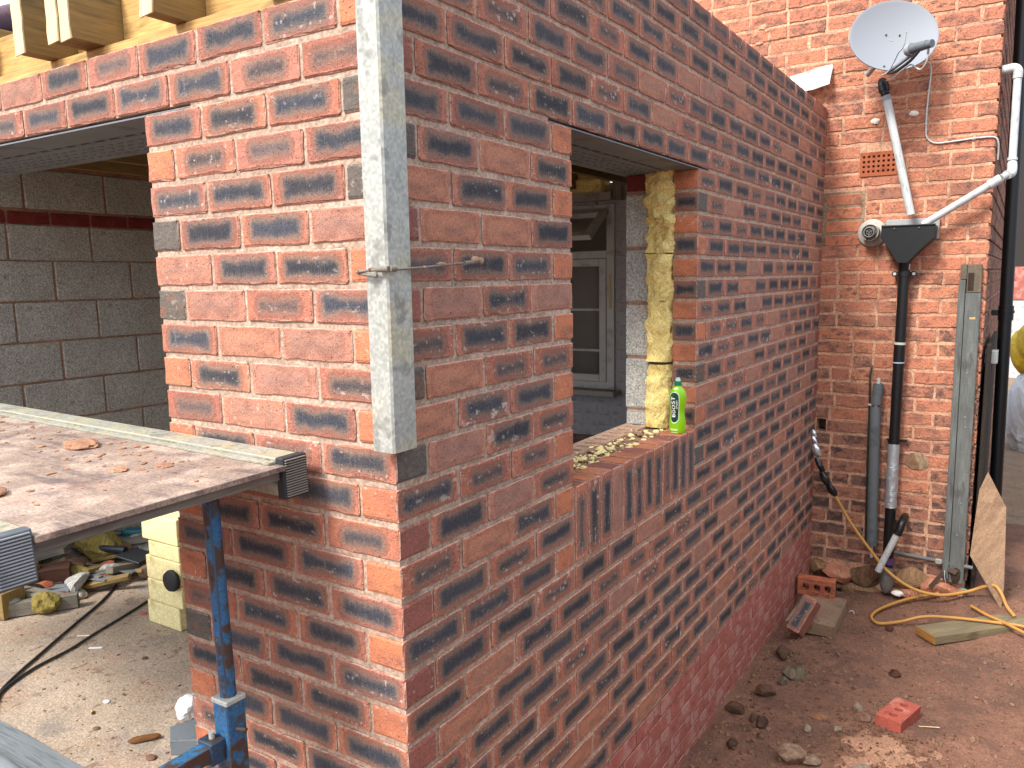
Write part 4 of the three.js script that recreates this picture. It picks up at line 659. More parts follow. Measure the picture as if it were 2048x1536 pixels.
// ---------------------------------------------------------------- fittings on the old house wall
const cyl = (r, h, n = 20) => new THREE.CylinderGeometry(r, r, h, n);
{ // satellite dish
  const t = thing('satellite_dish', 'grey oval satellite dish fixed high on the orange brick wall', 'satellite dish', [0.385, 1.715, -3.79]);
  t.rotation.order = 'YXZ'; t.rotation.set(-0.3, 0.34, -0.12);
  const grey = M({ color: 0x7d828a, bump: T.rough, bs: 0.0004, rough: 0.6 }), A = 0.228, B = 0.208;
  const pr = []; for (let i = 0; i <= 16; i++) { const r = i / 16; pr.push(new THREE.Vector2(r, 0.036 * r * r)); } pr.push(new THREE.Vector2(1.012, 0.0345), new THREE.Vector2(1.014, 0.03), new THREE.Vector2(1.0, 0.028)); for (let i = 15; i >= 0; i--) { const r = i / 16; pr.push(new THREE.Vector2(r, 0.036 * r * r - 0.004)); }
  const g = new THREE.LatheGeometry(pr, 64); g.rotateX(Math.PI / 2); g.scale(A, B, 1); g.computeVertexNormals(); mesh('reflector', g, grey, t);
  const dk = M({ color: 0x24262a, rough: 0.6 });
  for (const [x, y] of [[-0.035, 0.02], [0.035, 0.02], [-0.03, -0.185]]) mesh('bolt', at(cyl(0.005, 0.006, 10).rotateX(Math.PI / 2), x, y, 0.003 + 0.036 * ((x / A) ** 2 + (y / B) ** 2)), dk, t);
  t.updateMatrixWorld(true); const lc = (x, y, z) => t.worldToLocal(new THREE.Vector3(x, y, z)).toArray(), lt = (...P) => P.map(p => lc(...p));
  mesh('feed_arm', tube(lt([0.385, 1.515, -3.7], [0.43, 1.5, -3.62], [0.52, 1.52, -3.5], [0.56, 1.55, -3.46]), 0.008, 20, 8), dk, t);
  mesh('arm_channel', beam(lc(0.4, 1.522, -3.68), lc(0.53, 1.548, -3.49), 0.016, 0.012, 0.001), grey, t);
  for (const k of [0.15, 0.5]) mesh('arm_stay', beam(lc(0.4 + 0.13 * k, 1.522 + 0.03 * k, -3.68 + 0.19 * k), lc(0.4 + 0.13 * k, 1.56 + 0.03 * k, -3.68 + 0.19 * k), 0.005, 0.005, 0.001), MT.galv, t);
  const R1 = new THREE.Mesh(); const rc = M({ color: 0x71777e, map: T.grime, rough: 0.55 });
  mesh('receiver', rod(lc(0.515, 1.575, -3.5), lc(0.6, 1.572, -3.44), 0.027, 20, 0.022), rc, t); mesh('receiver_cap', rod(lc(0.5, 1.576, -3.51), lc(0.522, 1.575, -3.495), 0.03, 20), M({ color: 0x8c9299, rough: 0.5 }), t); mesh('receiver_knob', rod(lc(0.59, 1.572, -3.447), lc(0.625, 1.57, -3.425), 0.02, 16), M({ color: 0x5c6066, rough: 0.6 }), t);
  mesh('cable_plug', rod(lc(0.607, 1.55, -3.435), lc(0.606, 1.525, -3.438), 0.006, 10), M({ color: 0x55585c, rough: 0.6 }), t);
  mesh('feed_cable', tube(lt([0.606, 1.525, -3.438], [0.6, 1.49, -3.45], [0.575, 1.465, -3.48], [0.55, 1.48, -3.52], [0.52, 1.507, -3.54], [0.47, 1.5, -3.6], [0.42, 1.487, -3.68], [0.37, 1.49, -3.76]), 0.004, 50, 8), MT.white, t);
  mesh('wall_arm', tube([[0, 0, -0.004], [-0.02, -0.04, -0.09], [-0.08, -0.09, -0.22]], 0.016, 16, 12), MT.galv, t);
  mesh('feed_cable', tube([[0.016, -0.155, 0.31], [0.02, -0.205, 0.26], [0.01, -0.2, 0.19], [0.004, -0.21, 0.12], [-0.01, -0.226, 0.05], [-0.035, -0.222, 0.0]], 0.0035, 40, 8), MT.white, t);
}
{
  const t = thing('aerial_cable', 'thin white cable clipped across the orange wall right of the dish', 'cable');
  mesh('cable', tube([[0.52, 1.62, -3.95], [0.56, 1.6, -4.03], [0.555, 1.412, -4.043], [0.553, 1.26, -4.043], [0.562, 1.2, -4.043], [0.6, 1.168, -4.043], [0.72, 1.168, -4.043], [0.83, 1.174, -4.043], [0.91, 1.165, -4.043], [0.922, 1.14, -4.05], [0.925, 1.05, -4.08]], 0.0046, 80, 8), MT.white, t);
  for (const [x, y] of [[0.557, 1.46], [0.5535, 1.28], [0.66, 1.167], [0.84, 1.174]]) mesh('clip', at(rbox(0.012, 0.01, 0.01, 0.002), x, y, -4.042), MT.white, t);
}
{
  const t = thing('waste_pipe', 'loose white waste pipe hanging from black elbow below the dish', 'pipe');
  mesh('pipe', rod([0.354, 1.42, -3.915], [0.512, 0.757, -3.915], 0.0228, 24), MT.white, t);
  mesh('elbow', tube([[0.318, 1.53, -4.045], [0.318, 1.53, -3.975], [0.322, 1.52, -3.935], [0.33, 1.49, -3.918], [0.345, 1.445, -3.915]], 0.0245, 24, 18), MT.black, t);
  mesh('elbow_collar', rod([0.329, 1.498, -3.917], [0.338, 1.465, -3.915], 0.029, 20), MT.black, t);
  mesh('inner_sleeve', rod([0.349, 1.44, -3.915], [0.356, 1.41, -3.915], 0.0236, 20), M({ color: 0x8f9294, rough: 0.6 }), t);
  const s = thing('upper_waste_pipe', 'white plastic pipe running from black hopper up around the house corner', 'pipe');
  mesh('sloping_pipe', rod([0.575, 0.7, -3.95], [0.905, 0.905, -3.95], 0.021, 22), MT.white, s);
  mesh('coupling', rod([0.895, 0.899, -3.95], [0.95, 0.933, -3.95], 0.026, 22), MT.white, s);
  mesh('grey_joint', rod([0.95, 0.933, -3.95], [0.985, 0.955, -3.98], 0.0205, 20), M({ color: 0x9a9c9c, rough: 0.6 }), s);
  mesh('elbow', tube([[0.975, 0.95, -3.965], [0.995, 0.962, -4.0], [0.998, 0.985, -4.03], [0.996, 1.02, -4.05]], 0.025, 16, 18), MT.white, s);
  mesh('upright_pipe', rod([0.996, 1.0, -4.05], [0.992, 1.5, -4.1], 0.0205, 22), MT.white, s);
  mesh('ring', rod([0.9955, 1.035, -4.053], [0.9955, 1.05, -4.055], 0.0255, 22), MT.white, s);
  mesh('top_elbow', tube([[0.992, 1.48, -4.098], [0.99, 1.525, -4.102], [0.972, 1.54, -4.104], [0.935, 1.538, -4.106], [0.915, 1.537, -4.107]], 0.0245, 20, 18), MT.white, s);
}
{ // hopper head
  const t = thing('hopper_head', 'black plastic rainwater hopper head on the orange brick wall', 'hopper', [0, 0, 0]);
  const P = [[0.362, 0.704], [0.643, 0.691], [0.64, 0.628], [0.565, 0.552], [0.505, 0.484], [0.455, 0.486], [0.425, 0.535], [0.36, 0.634]], s = new THREE.Shape(); s.moveTo(...P[0]); P.slice(1).forEach(p => s.lineTo(...p)); s.closePath();
  const g = new THREE.ExtrudeGeometry(s, { depth: 0.11, bevelEnabled: true, bevelSize: 0.003, bevelThickness: 0.004, bevelSegments: 2 }); g.translate(0, 0, -4.02); mesh('bowl', metreUV(g, 1), MT.black, t);
  mesh('back_plate', bx(0.366, 0.655, 0.62, 0.742, -4.046, -4.026, 1, 0.003), M({ color: 0xb4b6b6, map: T.grime, rough: 0.55 }), t);
  mesh('rim', bx(0.36, 0.645, 0.694, 0.703, -3.918, -3.899, 1, 0.003), MT.black, t).rotation.z = 0;
  for (const x of [0.43, 0.56]) mesh('screw', at(new THREE.SphereGeometry(0.004, 8, 6), x, 0.682, -3.9), M({ color: 0x8a7a64, rough: 0.5, metal: 0.4 }), t);
  mesh('spout', rod([0.48, 0.49, -3.965], [0.482, 0.44, -3.978], 0.031, 22), MT.black, t);
}
{ // downpipe
  const t = thing('downpipe', 'black plastic downpipe with silver tape below the hopper head', 'downpipe', [0.482, 0, -3.982]);
  mesh('upper_pipe', rod([0, -0.02, 0], [0.002, 0.47, 0], 0.0305, 24), MT.black, t);
  mesh('paint_drip', rod([0.002, 0.445, 0], [0.002, 0.478, 0], 0.0318, 24), M({ color: 0xc9cdd2, map: T.grime, rough: 0.5 }), t);
  const br = mesh('bracket', merge([rod([0.001, 0.405, 0], [0.001, 0.437, 0], 0.0345, 24), bx(-0.058, 0.06, 0.41, 0.432, -0.05, -0.028, 1, 0.003)]), MT.black, t);
  for (const x of [-0.05, 0.054]) { mesh('bracket_ear', at(cyl(0.0165, 0.014, 18).rotateX(Math.PI / 2), x, 0.421, -0.018), MT.black, t); mesh('bolt_head', at(cyl(0.0095, 0.006, 14).rotateX(Math.PI / 2), x, 0.421, -0.009), MT.white, t); }
  mesh('coupling', rod([-0.002, -0.14, 0], [-0.001, 0.0, 0], 0.0322, 24), MT.black, t);
  mesh('white_ring', rod([-0.0005, 0.0, 0], [0, 0.014, 0], 0.0326, 24), M({ color: 0xd9d4c8, rough: 0.8, map: T.grime }), t); mesh('blue_ring', rod([-0.002, -0.112, 0], [-0.002, -0.105, 0], 0.0329, 24), M({ color: 0x9fb4c6, rough: 0.5 }), t);
  mesh('lower_pipe', rod([-0.006, -1.42, 0], [-0.002, -0.14, 0], 0.0305, 24), MT.black, t);
  mesh('lower_bracket', merge([rod([-0.005, -0.605, 0], [-0.005, -0.585, 0], 0.034, 24), bx(-0.05, 0.065, -0.6, -0.588, -0.05, -0.03)]), MT.black, t);
  const tape = []; for (let i = 0; i < 11; i++) { const g = new THREE.CylinderGeometry(0.033, 0.0335, 0.042, 22, 3, true), p = g.attributes.position; for (let q = 0; q < p.count; q++) { const k = 1 + (i > 2 ? 0.42 : 0.1) * (fbm(p.getX(q) * 60 + i * 3 + 9, p.getY(q) * 60 + p.getZ(q) * 40 + 20, 7 + i, 3) - 0.45); p.setX(q, p.getX(q) * k); p.setZ(q, p.getZ(q) * k); } g.computeVertexNormals(); tape.push(at(g, -0.0045, -0.63 - i * 0.036, 0, i)); }
  mesh('silver_tape', merge(tape), M({ color: 0xaeb2b6, rough: 0.32, metal: 0.55, bump: T.rough, bs: 0.002 }), t);
  mesh('purple_band', rod([-0.006, -1.375, 0.002], [-0.006, -1.335, 0.002], 0.0355, 22), M({ color: 0x6b4a86, rough: 0.7, map: T.grime }), t);
  mesh('wrapped_base', at(lump(0.043, 0.105, 0.043, 444, 3, 0.1), -0.006, -1.47, 0.004), M({ color: 0x77716c, map: T.grime, bump: T.rough, bs: 0.008, rough: 0.95 }), t);
}
{ // boiler flue
  const t = thing('flue_terminal', 'round white flue terminal with ringed grille beside the hopper', 'flue', [0.288, 0.669, -4.05]);
  const rub = M({ color: 0xcac5ba, map: T.grime, rough: 0.7 });
  mesh('wall_plate', new THREE.LatheGeometry([[0.04, 0], [0.082, 0], [0.083, 0.006], [0.076, 0.014], [0.05, 0.02]].map(p => new THREE.Vector2(...p)), 36).rotateX(Math.PI / 2), rub, t);
  mesh('outer_pipe', new THREE.LatheGeometry([[0.05, 0], [0.05, 0.09], [0.0475, 0.093], [0.045, 0.09], [0.045, 0.0]].map(p => new THREE.Vector2(...p)), 36).rotateX(Math.PI / 2), rub, t);
  mesh('back', at(new THREE.CircleGeometry(0.046, 30), 0, 0, 0.004), rub, t);
  const gr = M({ color: 0x9c9a94, map: T.grime, rough: 0.5 });
  mesh('inner_pipe', new THREE.LatheGeometry([[0.03, 0.03], [0.03, 0.125], [0.0275, 0.127], [0.025, 0.125], [0.025, 0.03]].map(p => new THREE.Vector2(...p)), 30).rotateX(Math.PI / 2), gr, t);
  for (const [r, z] of [[0.043, 0.085], [0.0375, 0.083], [0.0325, 0.1], [0.0145, 0.118]]) mesh('ring', at(new THREE.TorusGeometry(r, 0.0014, 6, 30), 0, 0, z), gr, t);
  for (let i = 0; i < 3; i++) mesh('spoke', beam([0, 0, 0.118], [0.026 * Math.cos(i * 2.094 + 0.5), 0.026 * Math.sin(i * 2.094 + 0.5), 0.118], 0.003, 0.003, 0.0005), gr, t);
  for (let i = 0; i < 6; i++) mesh('vane', beam([0.031 * Math.cos(i * 1.047), 0.031 * Math.sin(i * 1.047), 0.09], [0.045 * Math.cos(i * 1.047), 0.045 * Math.sin(i * 1.047), 0.082], 0.002, 0.003, 0.0005), gr, t);
}
{ // lagged pipe, conduit, low elbow, ground pipe
  const foamG = M({ color: 0x6d7276, map: T.grime, bump: T.fine, bs: 0.001, rough: 0.95 });
  const t = thing('lagged_pipe', 'grey foam lagged pipe running down the wall left of downpipe', 'pipe', [0.365, 0, -4.0]);
  mesh('lagging', metreUV(rod([0.012, -1.275, 0], [-0.004, -0.392, 0], 0.0315, 24), 1, 1), foamG, t);
  mesh('upper_lagging', rod([-0.001, -0.375, 0], [0.006, -0.245, 0], 0.0305, 24), foamG, t);
  mesh('pipe_end', rod([0.006, -0.25, 0], [0.007, -0.212, 0], 0.011, 14), MT.white, t);
  mesh('bottom_pipe', rod([0.014, -1.36, 0.002], [0.012, -1.27, 0], 0.0085, 12), MT.white, t);
  mesh('clip', merge([rod([-0.003, -0.392, 0], [-0.002, -0.376, 0], 0.012, 14), bx(-0.05, -0.01, -0.39, -0.378, -0.03, -0.012, 1, 0.003)]), MT.white, t);
  const c = thing('earth_cable', 'dark thin cable stapled to the wall left of lagged pipe', 'cable');
  mesh('cable', tube([[0.324, -0.15, -4.035], [0.318, -0.2, -4.035], [0.32, -0.42, -4.036], [0.324, -0.8, -4.036], [0.328, -1.0, -4.035], [0.335, -1.3, -4.03]], 0.0055, 40, 8), M({ color: 0x3a4038, map: T.grime, rough: 0.8 }), c);
  mesh('cable_eye', at(new THREE.TorusGeometry(0.007, 0.003, 6, 14), 0.324, -0.145, -4.033), M({ color: 0x4a4640, rough: 0.6 }), c);
  const e = thing('drain_elbow', 'short white pipe with black elbow leaning out near the ground', 'pipe');
  mesh('elbow', tube([[0.556, -1.075, -4.04], [0.556, -1.075, -3.95], [0.553, -1.085, -3.915], [0.545, -1.12, -3.9], [0.535, -1.145, -3.897]], 0.0235, 20, 18), MT.black, e);
  mesh('collar', rod([0.538, -1.135, -3.898], [0.531, -1.152, -3.896], 0.028, 20), MT.black, e);
  mesh('pipe', rod([0.532, -1.15, -3.896], [0.436, -1.403, -3.89], 0.0198, 22), MT.white, e);
  const g = thing('ground_pipe', 'thin grey pipe running level along the foot of house wall', 'pipe');
  mesh('pipe', rod([0.51, -1.308, -4.02], [0.94, -1.332, -4.02], 0.0115, 14), M({ color: 0x77797a, map: T.grime, rough: 0.7 }), g); mesh('saddle', bx(0.74, 0.775, -1.335, -1.308, -4.03, -4.004, 1, 0.003), MT.galv, g);
}
{ // grey plank and boards at the house corner
  const t = thing('grey_plank', 'tall grey painted plank standing against the house corner', 'plank', [0.838, -1.44, -4.022]);
  t.rotation.z = 0.004;
  const pm = M({ map: T.grey, color: 0xc6d6e6, bump: T.fine, bs: 0.0015, rough: 0.8 });
  mesh('board', metreUV(bx(-0.021, 0.058, 0.0, 1.745, -0.016, 0.014, 1.3, 0.003), 1.3, 1), pm, t); mesh('split_strip', metreUV(bx(-0.058, -0.0232, 0.015, 1.82, -0.016, 0.0135, 1.3, 0.003), 1.3, 1), pm, t);
  mesh('bare_top', metreUV(bx(-0.018, 0.057, 1.747, 1.908, -0.016, 0.01, 1.3, 0.003), 1.3, 1), M({ map: T.grey, color: 0xd8cfc0, bump: T.fine, bs: 0.003, rough: 0.9 }), t); mesh('bare_strip', metreUV(bx(-0.052, -0.019, 1.823, 1.91, -0.016, 0.009, 1.3, 0.003), 1.3, 1), M({ map: T.grey, color: 0xd0c8bc, bump: T.fine, bs: 0.003, rough: 0.9 }), t);
  mesh('notch_shade_patch', bx(-0.012, 0.018, 1.76, 1.86, 0.0102, 0.0125), M({ map: T.grey, color: 0x6a5444, rough: 0.95 }), t); mesh('rot_patch', at(lump(0.03, 0.055, 0.012, 71, 3, 0.3), 0.012, 0.05, 0.01), M({ map: T.grey, color: 0x7c6450, rough: 0.95 }), t);  // notch is not cut: its shade is painted as a raised brown patch
  for (const [x, y] of [[0.012, 1.28], [0.016, 1.02], [0.02, 0.96], [0.02, 0.5], [0.01, 0.3]]) mesh('screw', at(new THREE.SphereGeometry(0.0045, 8, 6), x, y, 0.014), M({ color: 0x8f9498, rough: 0.5, metal: 0.4 }), t);
  mesh('chip', at(rbox(0.03, 0.012, 0.003, 0.001), 0.022, 1.6, 0.0135), M({ map: T.pine, rough: 0.9 }), t);
  const h = thing('rusty_hinge', 'rusty strap hinge hanging at the foot of the grey plank', 'hinge');
  mesh('strap', beam([0.72, -1.485, -3.985], [0.79, -1.375, -3.985], 0.006, 0.024, 0.002), M({ color: 0x5a4638, map: T.grime, rough: 0.9 }), h); mesh('leaf', at(rbox(0.05, 0.03, 0.006, 0.002), 0.835, -1.36, -3.99, 0, 0, -0.4), M({ color: 0x6a584a, map: T.grime, rough: 0.85 }), h); mesh('bent_wire', tube([[0.795, -1.36, -3.98], [0.797, -1.4, -3.97], [0.805, -1.43, -3.97]], 0.002, 10, 6), MT.white, h);
  const P = [[0.983, -0.75], [1.088, -0.946], [1.106, -1.4], [1.1, -1.545], [0.922, -1.254], [0.946, -0.86]], s = new THREE.Shape(); s.moveTo(...P[0]); P.slice(1).forEach(p => s.lineTo(...p)); s.closePath();
  const og = new THREE.ExtrudeGeometry(s, { depth: 0.014, bevelEnabled: true, bevelSize: 0.001, bevelThickness: 0.001, bevelSegments: 1 });
  { const p = og.attributes.position; for (let i = 0; i < p.count; i++) p.setZ(i, p.getZ(i) - 3.99 - (p.getY(i) + 1.545) * 0.12); og.computeVertexNormals(); }
  solo('board_offcut', metreUV(og, 1.2, 1), MT.osb, 'brown board offcut standing on its corner beside the grey plank', 'board');
  solo('dark_board', metreUV(bx(0.93, 0.952, -1.55, 0.0, -5.4, -4.12, 1, 0.003), 1, 1), M({ map: T.grey, color: 0x5c4e46, bump: T.fine, bs: 0.004, rough: 0.9 }), 'dark weathered board leaning along the alley side of house', 'board');
}
{
  const t = thing('soil_pipe', 'tall black soil pipe standing in the alley beside the house', 'pipe', [1.008, 0, -4.62]);
  mesh('pipe', rod([0.02, -1.6, 0], [-0.045, 3.6, 0], 0.0375, 26), MT.black, t);
  mesh('socket', rod([0.0, 0.12, 0], [-0.001, 0.21, 0], 0.0435, 26), MT.black, t); mesh('socket_ring', rod([0, 0.165, 0], [0, 0.18, 0], 0.048, 26), MT.black, t); mesh('bracket', bx(-0.08, -0.03, 0.15, 0.185, -0.02, 0.02, 1, 0.004), MT.black, t);
  solo('vent_box', bx(0.915, 0.985, -0.138, -0.058, -4.52, -4.4, 1, 0.004), MT.white, 'small white vent box on the alley side of house', 'vent');
}
{ // crushed white flashing where the new wall meets the house; hole; fixings
  const g = new THREE.PlaneGeometry(0.25, 0.13, 14, 8), p = g.attributes.position; for (let i = 0; i < p.count; i++) { const x = p.getX(i), y = p.getY(i); p.setXYZ(i, x, y + 0.02 * x / 0.12, 0.02 + 0.05 * sst(-0.06, 0.06, -y) + 0.035 * (fbm(x * 14 + 5, y * 14 + 5, 61, 3) - 0.5) + 0.02 * Math.abs(Math.sin(x * 22 + y * 9))); } g.computeVertexNormals();
  const b = g.clone(); b.translate(0, 0, -0.003); solo('bent_flashing', merge([g, b]), M({ color: 0xd6d9d8, map: T.grime, rough: 0.45, side: THREE.DoubleSide }), 'crumpled white flashing sheet sticking out above the new wall', 'flashing', [-0.1, 1.6, -4.048]);
  const hole = thing('broken_mortar', 'broken mortar lumps around the ragged hole above the new wall', 'mortar', [-0.413, 1.921, -4.05]);
  [[0.0, 0.052, 0.034, 0.018], [-0.045, 0.02, 0.014, 0.026], [0.046, -0.01, 0.012, 0.03], [-0.02, -0.042, 0.03, 0.01], [0.03, 0.03, 0.016, 0.014]].forEach(([x, y, a, b], i) => mesh('lump', at(lump(a, b, 0.014, 81 + i, 2, 0.35), x, y, -0.004), MT.oldMortar, hole));
  [[0.275, 1.325, 'left'], [0.485, 1.345, 'right']].forEach(([x, y, s], i) => { const t = thing('filler_blob', `white filler blob on the ${s} of loose waste pipe`, 'filler', [x, y, -4.046], 'filler blobs on the wall'); mesh('blob', at(lump(0.028, 0.016, 0.01, 90 + i, 2, 0.35), 0, 0, 0), M({ color: 0xd9d2c6, rough: 0.9 }), t); mesh('screw', at(cyl(0.005, 0.008, 10).rotateX(Math.PI / 2), 0.006, -0.012, 0.009), MT.galv, t); });
  solo('render_patch', at(lump(0.066, 0.06, 0.007, 95, 4, 0.3), 0.6, -0.72, -4.05), M({ map: T.stone, color: 0xfff0d8, bump: T.rough, bs: 0.004, rough: 0.95 }), 'sandy mortar patch on the wall right of silver tape', 'mortar');
}
{ // yellow gas hose with taped end
  const t = thing('yellow_hose', 'dirty yellow hose hanging from the wall corner and trailing over the soil', 'hose');
  const hm = M({ color: 0xd39a4e, map: T.grime, bump: T.fine, bs: 0.0006, rough: 0.6 });
  mesh('hose', tube([[0.165, -0.965, -3.91], [0.262, -1.12, -3.9], [0.385, -1.278, -3.9], [0.5, -1.41, -3.91], [0.645, -1.487, -3.91], [0.782, -1.5, -3.924], [0.93, -1.48, -4.02], [1.0, -1.44, -4.02], [1.06, -1.41, -3.99], [1.09, -1.43, -3.96], [1.13, -1.5, -3.92], [1.17, -1.528, -3.86]], 0.0098, 160, 12), hm, t);
  const tp = []; [[0.012, -0.585, -3.95, 0.016, 0.03], [0.022, -0.63, -3.94, 0.013, 0.035], [0.036, -0.69, -3.93, 0.026, 0.045], [0.062, -0.78, -3.92, 0.021, 0.06], [0.1, -0.865, -3.915, 0.024, 0.06], [0.14, -0.93, -3.91, 0.026, 0.05]].forEach(([x, y, z, r, h], i) => { const m = mesh(i < 3 ? 'foil_wrap' : 'tape_wrap', at(lump(r, h, r * 0.7, 700 + i, 3, 0.3), x, y, z, 0, 0, 0.5 + (i > 3 ? 0.1 : 0)), i < 3 ? M({ color: 0xc6c8cc, rough: 0.25, metal: 0.7, bump: T.rough, bs: 0.006 }) : M({ color: 0x17171a, rough: 0.22, bump: T.rough, bs: 0.006 }), t); });
  const u = thing('hose_offcut', 'loop of yellow hose lying on the soil with a cut end', 'hose'); mesh('hose', tube([[0.77, -1.52, -4.0], [0.64, -1.555, -3.95], [0.5225, -1.572, -3.8], [0.4617, -1.578, -3.66], [0.455, -1.58, -3.57], [0.5, -1.58, -3.51], [0.61, -1.565, -3.56], [0.72, -1.527, -3.6], [0.856, -1.524, -3.66], [1.1019, -1.526, -3.72], [1.2163, -1.527, -3.735], [1.5, -1.56, -3.7]], 0.0088, 140, 12), hm, u);
  const v = thing('hose_piece', 'straight cut length of yellow hose resting on the ground timber', 'hose'); mesh('hose', tube([[0.95, -1.526, -3.9], [1.038, -1.522, -3.79], [1.125, -1.518, -3.71], [1.216, -1.525, -3.64], [1.45, -1.56, -3.5]], 0.0088, 40, 12), hm, v);
}
// ---------------------------------------------------------------- loose things on the soil
function holedBrick(L, W, H, holes, hr, hy) { const s = new THREE.Shape(); s.moveTo(-L / 2, -W / 2); s.lineTo(L / 2, -W / 2); s.lineTo(L / 2, W / 2); s.lineTo(-L / 2, W / 2); s.closePath(); holes.forEach(x => { const h = new THREE.Path(); h.absellipse(x, 0, hr, hy, 0, Math.PI * 2, true); s.holes.push(h); }); const g = new THREE.ExtrudeGeometry(s, { depth: H, bevelEnabled: true, bevelSize: 0.0025, bevelThickness: 0.0025, bevelSegments: 2, curveSegments: 14 }); g.translate(0, 0, -H / 2); return metreUV(g, 1.7); }
{
  const t = thing('red_brick', 'dusty red brick with three round holes lying on the soil', 'brick', [0.735, -1.556, -2.46]);
  const pb = M({ map: T.redPlinth, color: 0xffdccf, bump: T.rough, bs: 0.002, rough: 0.9 }); const g = holedBrick(0.215, 0.105, 0.062, [-0.062, 0, 0.062], 0.019, 0.019); g.rotateX(-Math.PI / 2);
  const m = mesh('body', g, pb, t); m.rotation.order = 'YXZ'; m.rotation.set(0.02, 1.31, -0.03); mesh('hole_bottom', at(rbox(0.17, 0.004, 0.05, 0.001), 0, -0.024, 0), pb, m);
  const u = thing('slotted_brick', 'orange brick with three slots on its side on the concrete slab', 'brick', [0.127, -1.477, -3.645]);
  const ub = mesh('body', holedBrick(0.213, 0.1, 0.07, [-0.062, 0.004, 0.066], 0.0215, 0.027), M({ map: OLD_MAP[0], color: 0xffd8c4, bump: T.rough, bs: 0.002, rough: 0.9 }), u); ub.rotation.y = 0.06;
  const w = thing('tilted_brick', 'new brick with dark blue core leaning on the concrete slab', 'brick', [0.16, -1.475, -3.16]);
  const bm = mesh('body', brick('D', 'R', 'K', 23, false), MT.brick, w); bm.rotation.order = 'YXZ'; bm.rotation.set(-0.62, -0.12, 1.28);
  const c = solo('concrete_slab', rbox(0.21, 0.075, 0.44, 0.008, 1.6), M({ map: T.slab, color: 0xd8c6b8, bump: T.rough, bs: 0.006, rough: 0.95 }), 'flat concrete slab lying on the soil under the slotted brick', 'slab', [0.205, -1.567, -3.44]); c.rotation.y = 0.02;
  const tm = thing('ground_timber', 'short pale treated timber lying on the soil under the yellow hose', 'timber', [0, 0, 0]); const tg = metreUV(bx(-0.5, 0.5, -0.0235, 0.0235, -0.075, 0.075, 1.1, 0.003), 1.1, 0); const tmm = mesh('beam', tg, M({ map: T.grey, color: 0xfff0cc, bump: T.fine, bs: 0.001, rough: 0.8 }), tm); tmm.position.set(1.1, -1.562, -3.79); tmm.rotation.y = 0.8; tmm.rotation.order = 'YXZ';
  const em = mesh('sawn_end', at(rbox(0.004, 0.046, 0.149, 0.001), -0.501, 0, 0), M({ map: T.pine, color: 0xd0b89c, rough: 0.9 }), tmm);
  const st = [[0.225, -2.69, 0.06, 0.04, 'stone', 'large grey green stone on the soil near the new wall', 0xb4b0a0], [0.2, -2.56, 0.028, 0.024, 'stone', 'small grey stone beside the large grey green stone', 0xb8b4ac], [0.395, -1.93, 0.055, 0.04, 'stone', 'large pinkish white stone at the bottom edge of picture', 0xe6d2c4], [0.565, -2.47, 0.03, 0.026, 'stone', 'pale stone left of the dusty red brick', 0xd8ccc0], [0.43, -2.31, 0.028, 0.012, 'stone', 'flat orange white shard left of red brick', 0xd8a888], [0.4, -2.18, 0.018, 0.018, 'stone', 'small white stone between the shards and bottom stone', 0xe2dad0], [0.52, -2.225, 0.02, 0.013, 'stone', 'small rounded white pebble near the sand heap', 0xd8d0c6], [0.175, -2.16, 0.026, 0.022, 'stone', 'grey white stone close to the new wall', 0xb4aca2], [0.21, -2.13, 0.03, 0.024, 'stone', 'brown stone beside the grey white stone', 0x8c7466], [0.23, -2.04, 0.018, 0.014, 'stone', 'small pale stone below the brown stone', 0xc0b0a4], [0.14, -1.92, 0.026, 0.02, 'stone', 'brown clod near the bottom of picture', 0x86685a], [0.6, -2.38, 0.032, 0.022, 'stone', 'pinkish mortar chunk against the dusty red brick', 0xd0a898], [0.47, -1.96, 0.04, 0.02, 'stone', 'flat pale rubble piece right of the large pinkish stone', 0xd6c6ba], [0.66, -1.98, 0.045, 0.014, 'stone', 'flat grey white mortar slab at the bottom edge', 0xd2ccc4], [0.12, -2.86, 0.05, 0.035, 'stone', 'dark soil clod at the foot of the new wall', 0x947464], [0.15, -2.42, 0.045, 0.03, 'stone', 'brown clod at the foot of the new wall, nearer', 0x9c7a68], [0.66, -2.95, 0.03, 0.018, 'stone', 'reddish clod on the open soil', 0x8a5e4a], [0.07, -2.2, 0.04, 0.03, 'stone', 'dark clod touching the plinth bricks', 0x947262], [0.565, -3.48, 0.022, 0.014, 'stone', 'brick red stone left of the ground timber', 0x9a6a58]];
  const stoneG = {}; st.forEach(([x, z, r, h, n, l, col], i) => { const m = solo(n, lump(r * 1.2, h * 1.25, r, 130 + i * 3, 4, 0.25, 9), M({ map: T.stone, color: col, bump: T.rough, bs: 0.004, rough: 0.9 }), l, 'stone', [x, gh(x, z) + h * 0.45, z], 'stones on the soil'); m.rotation.y = i * 1.7; });
  // countless small stones and crumbs
  const sr = rng(909), mk = (n, f, colors, smin, smax) => { const base = lump(1, 0.7, 0.85, 9, 2, 0.25, 7), im = new THREE.InstancedMesh(base, M({ map: T.stone, rough: 0.95 }), n), d = new THREE.Object3D(), c = new THREE.Color(); for (let i = 0; i < n; i++) { const [x, z] = f(), s = smin + (smax - smin) * Math.pow(sr(), 3); d.position.set(x, gh(x, z) + s * 0.15, z); d.rotation.set(sr() * 6, sr() * 6, sr() * 6); d.scale.set(s * (0.7 + sr()), s, s * (0.7 + sr() * 0.6)); d.updateMatrix(); im.setMatrixAt(i, d.matrix); c.set(colors[Math.floor(sr() * colors.length)]); im.setColorAt(i, c); } return im; };
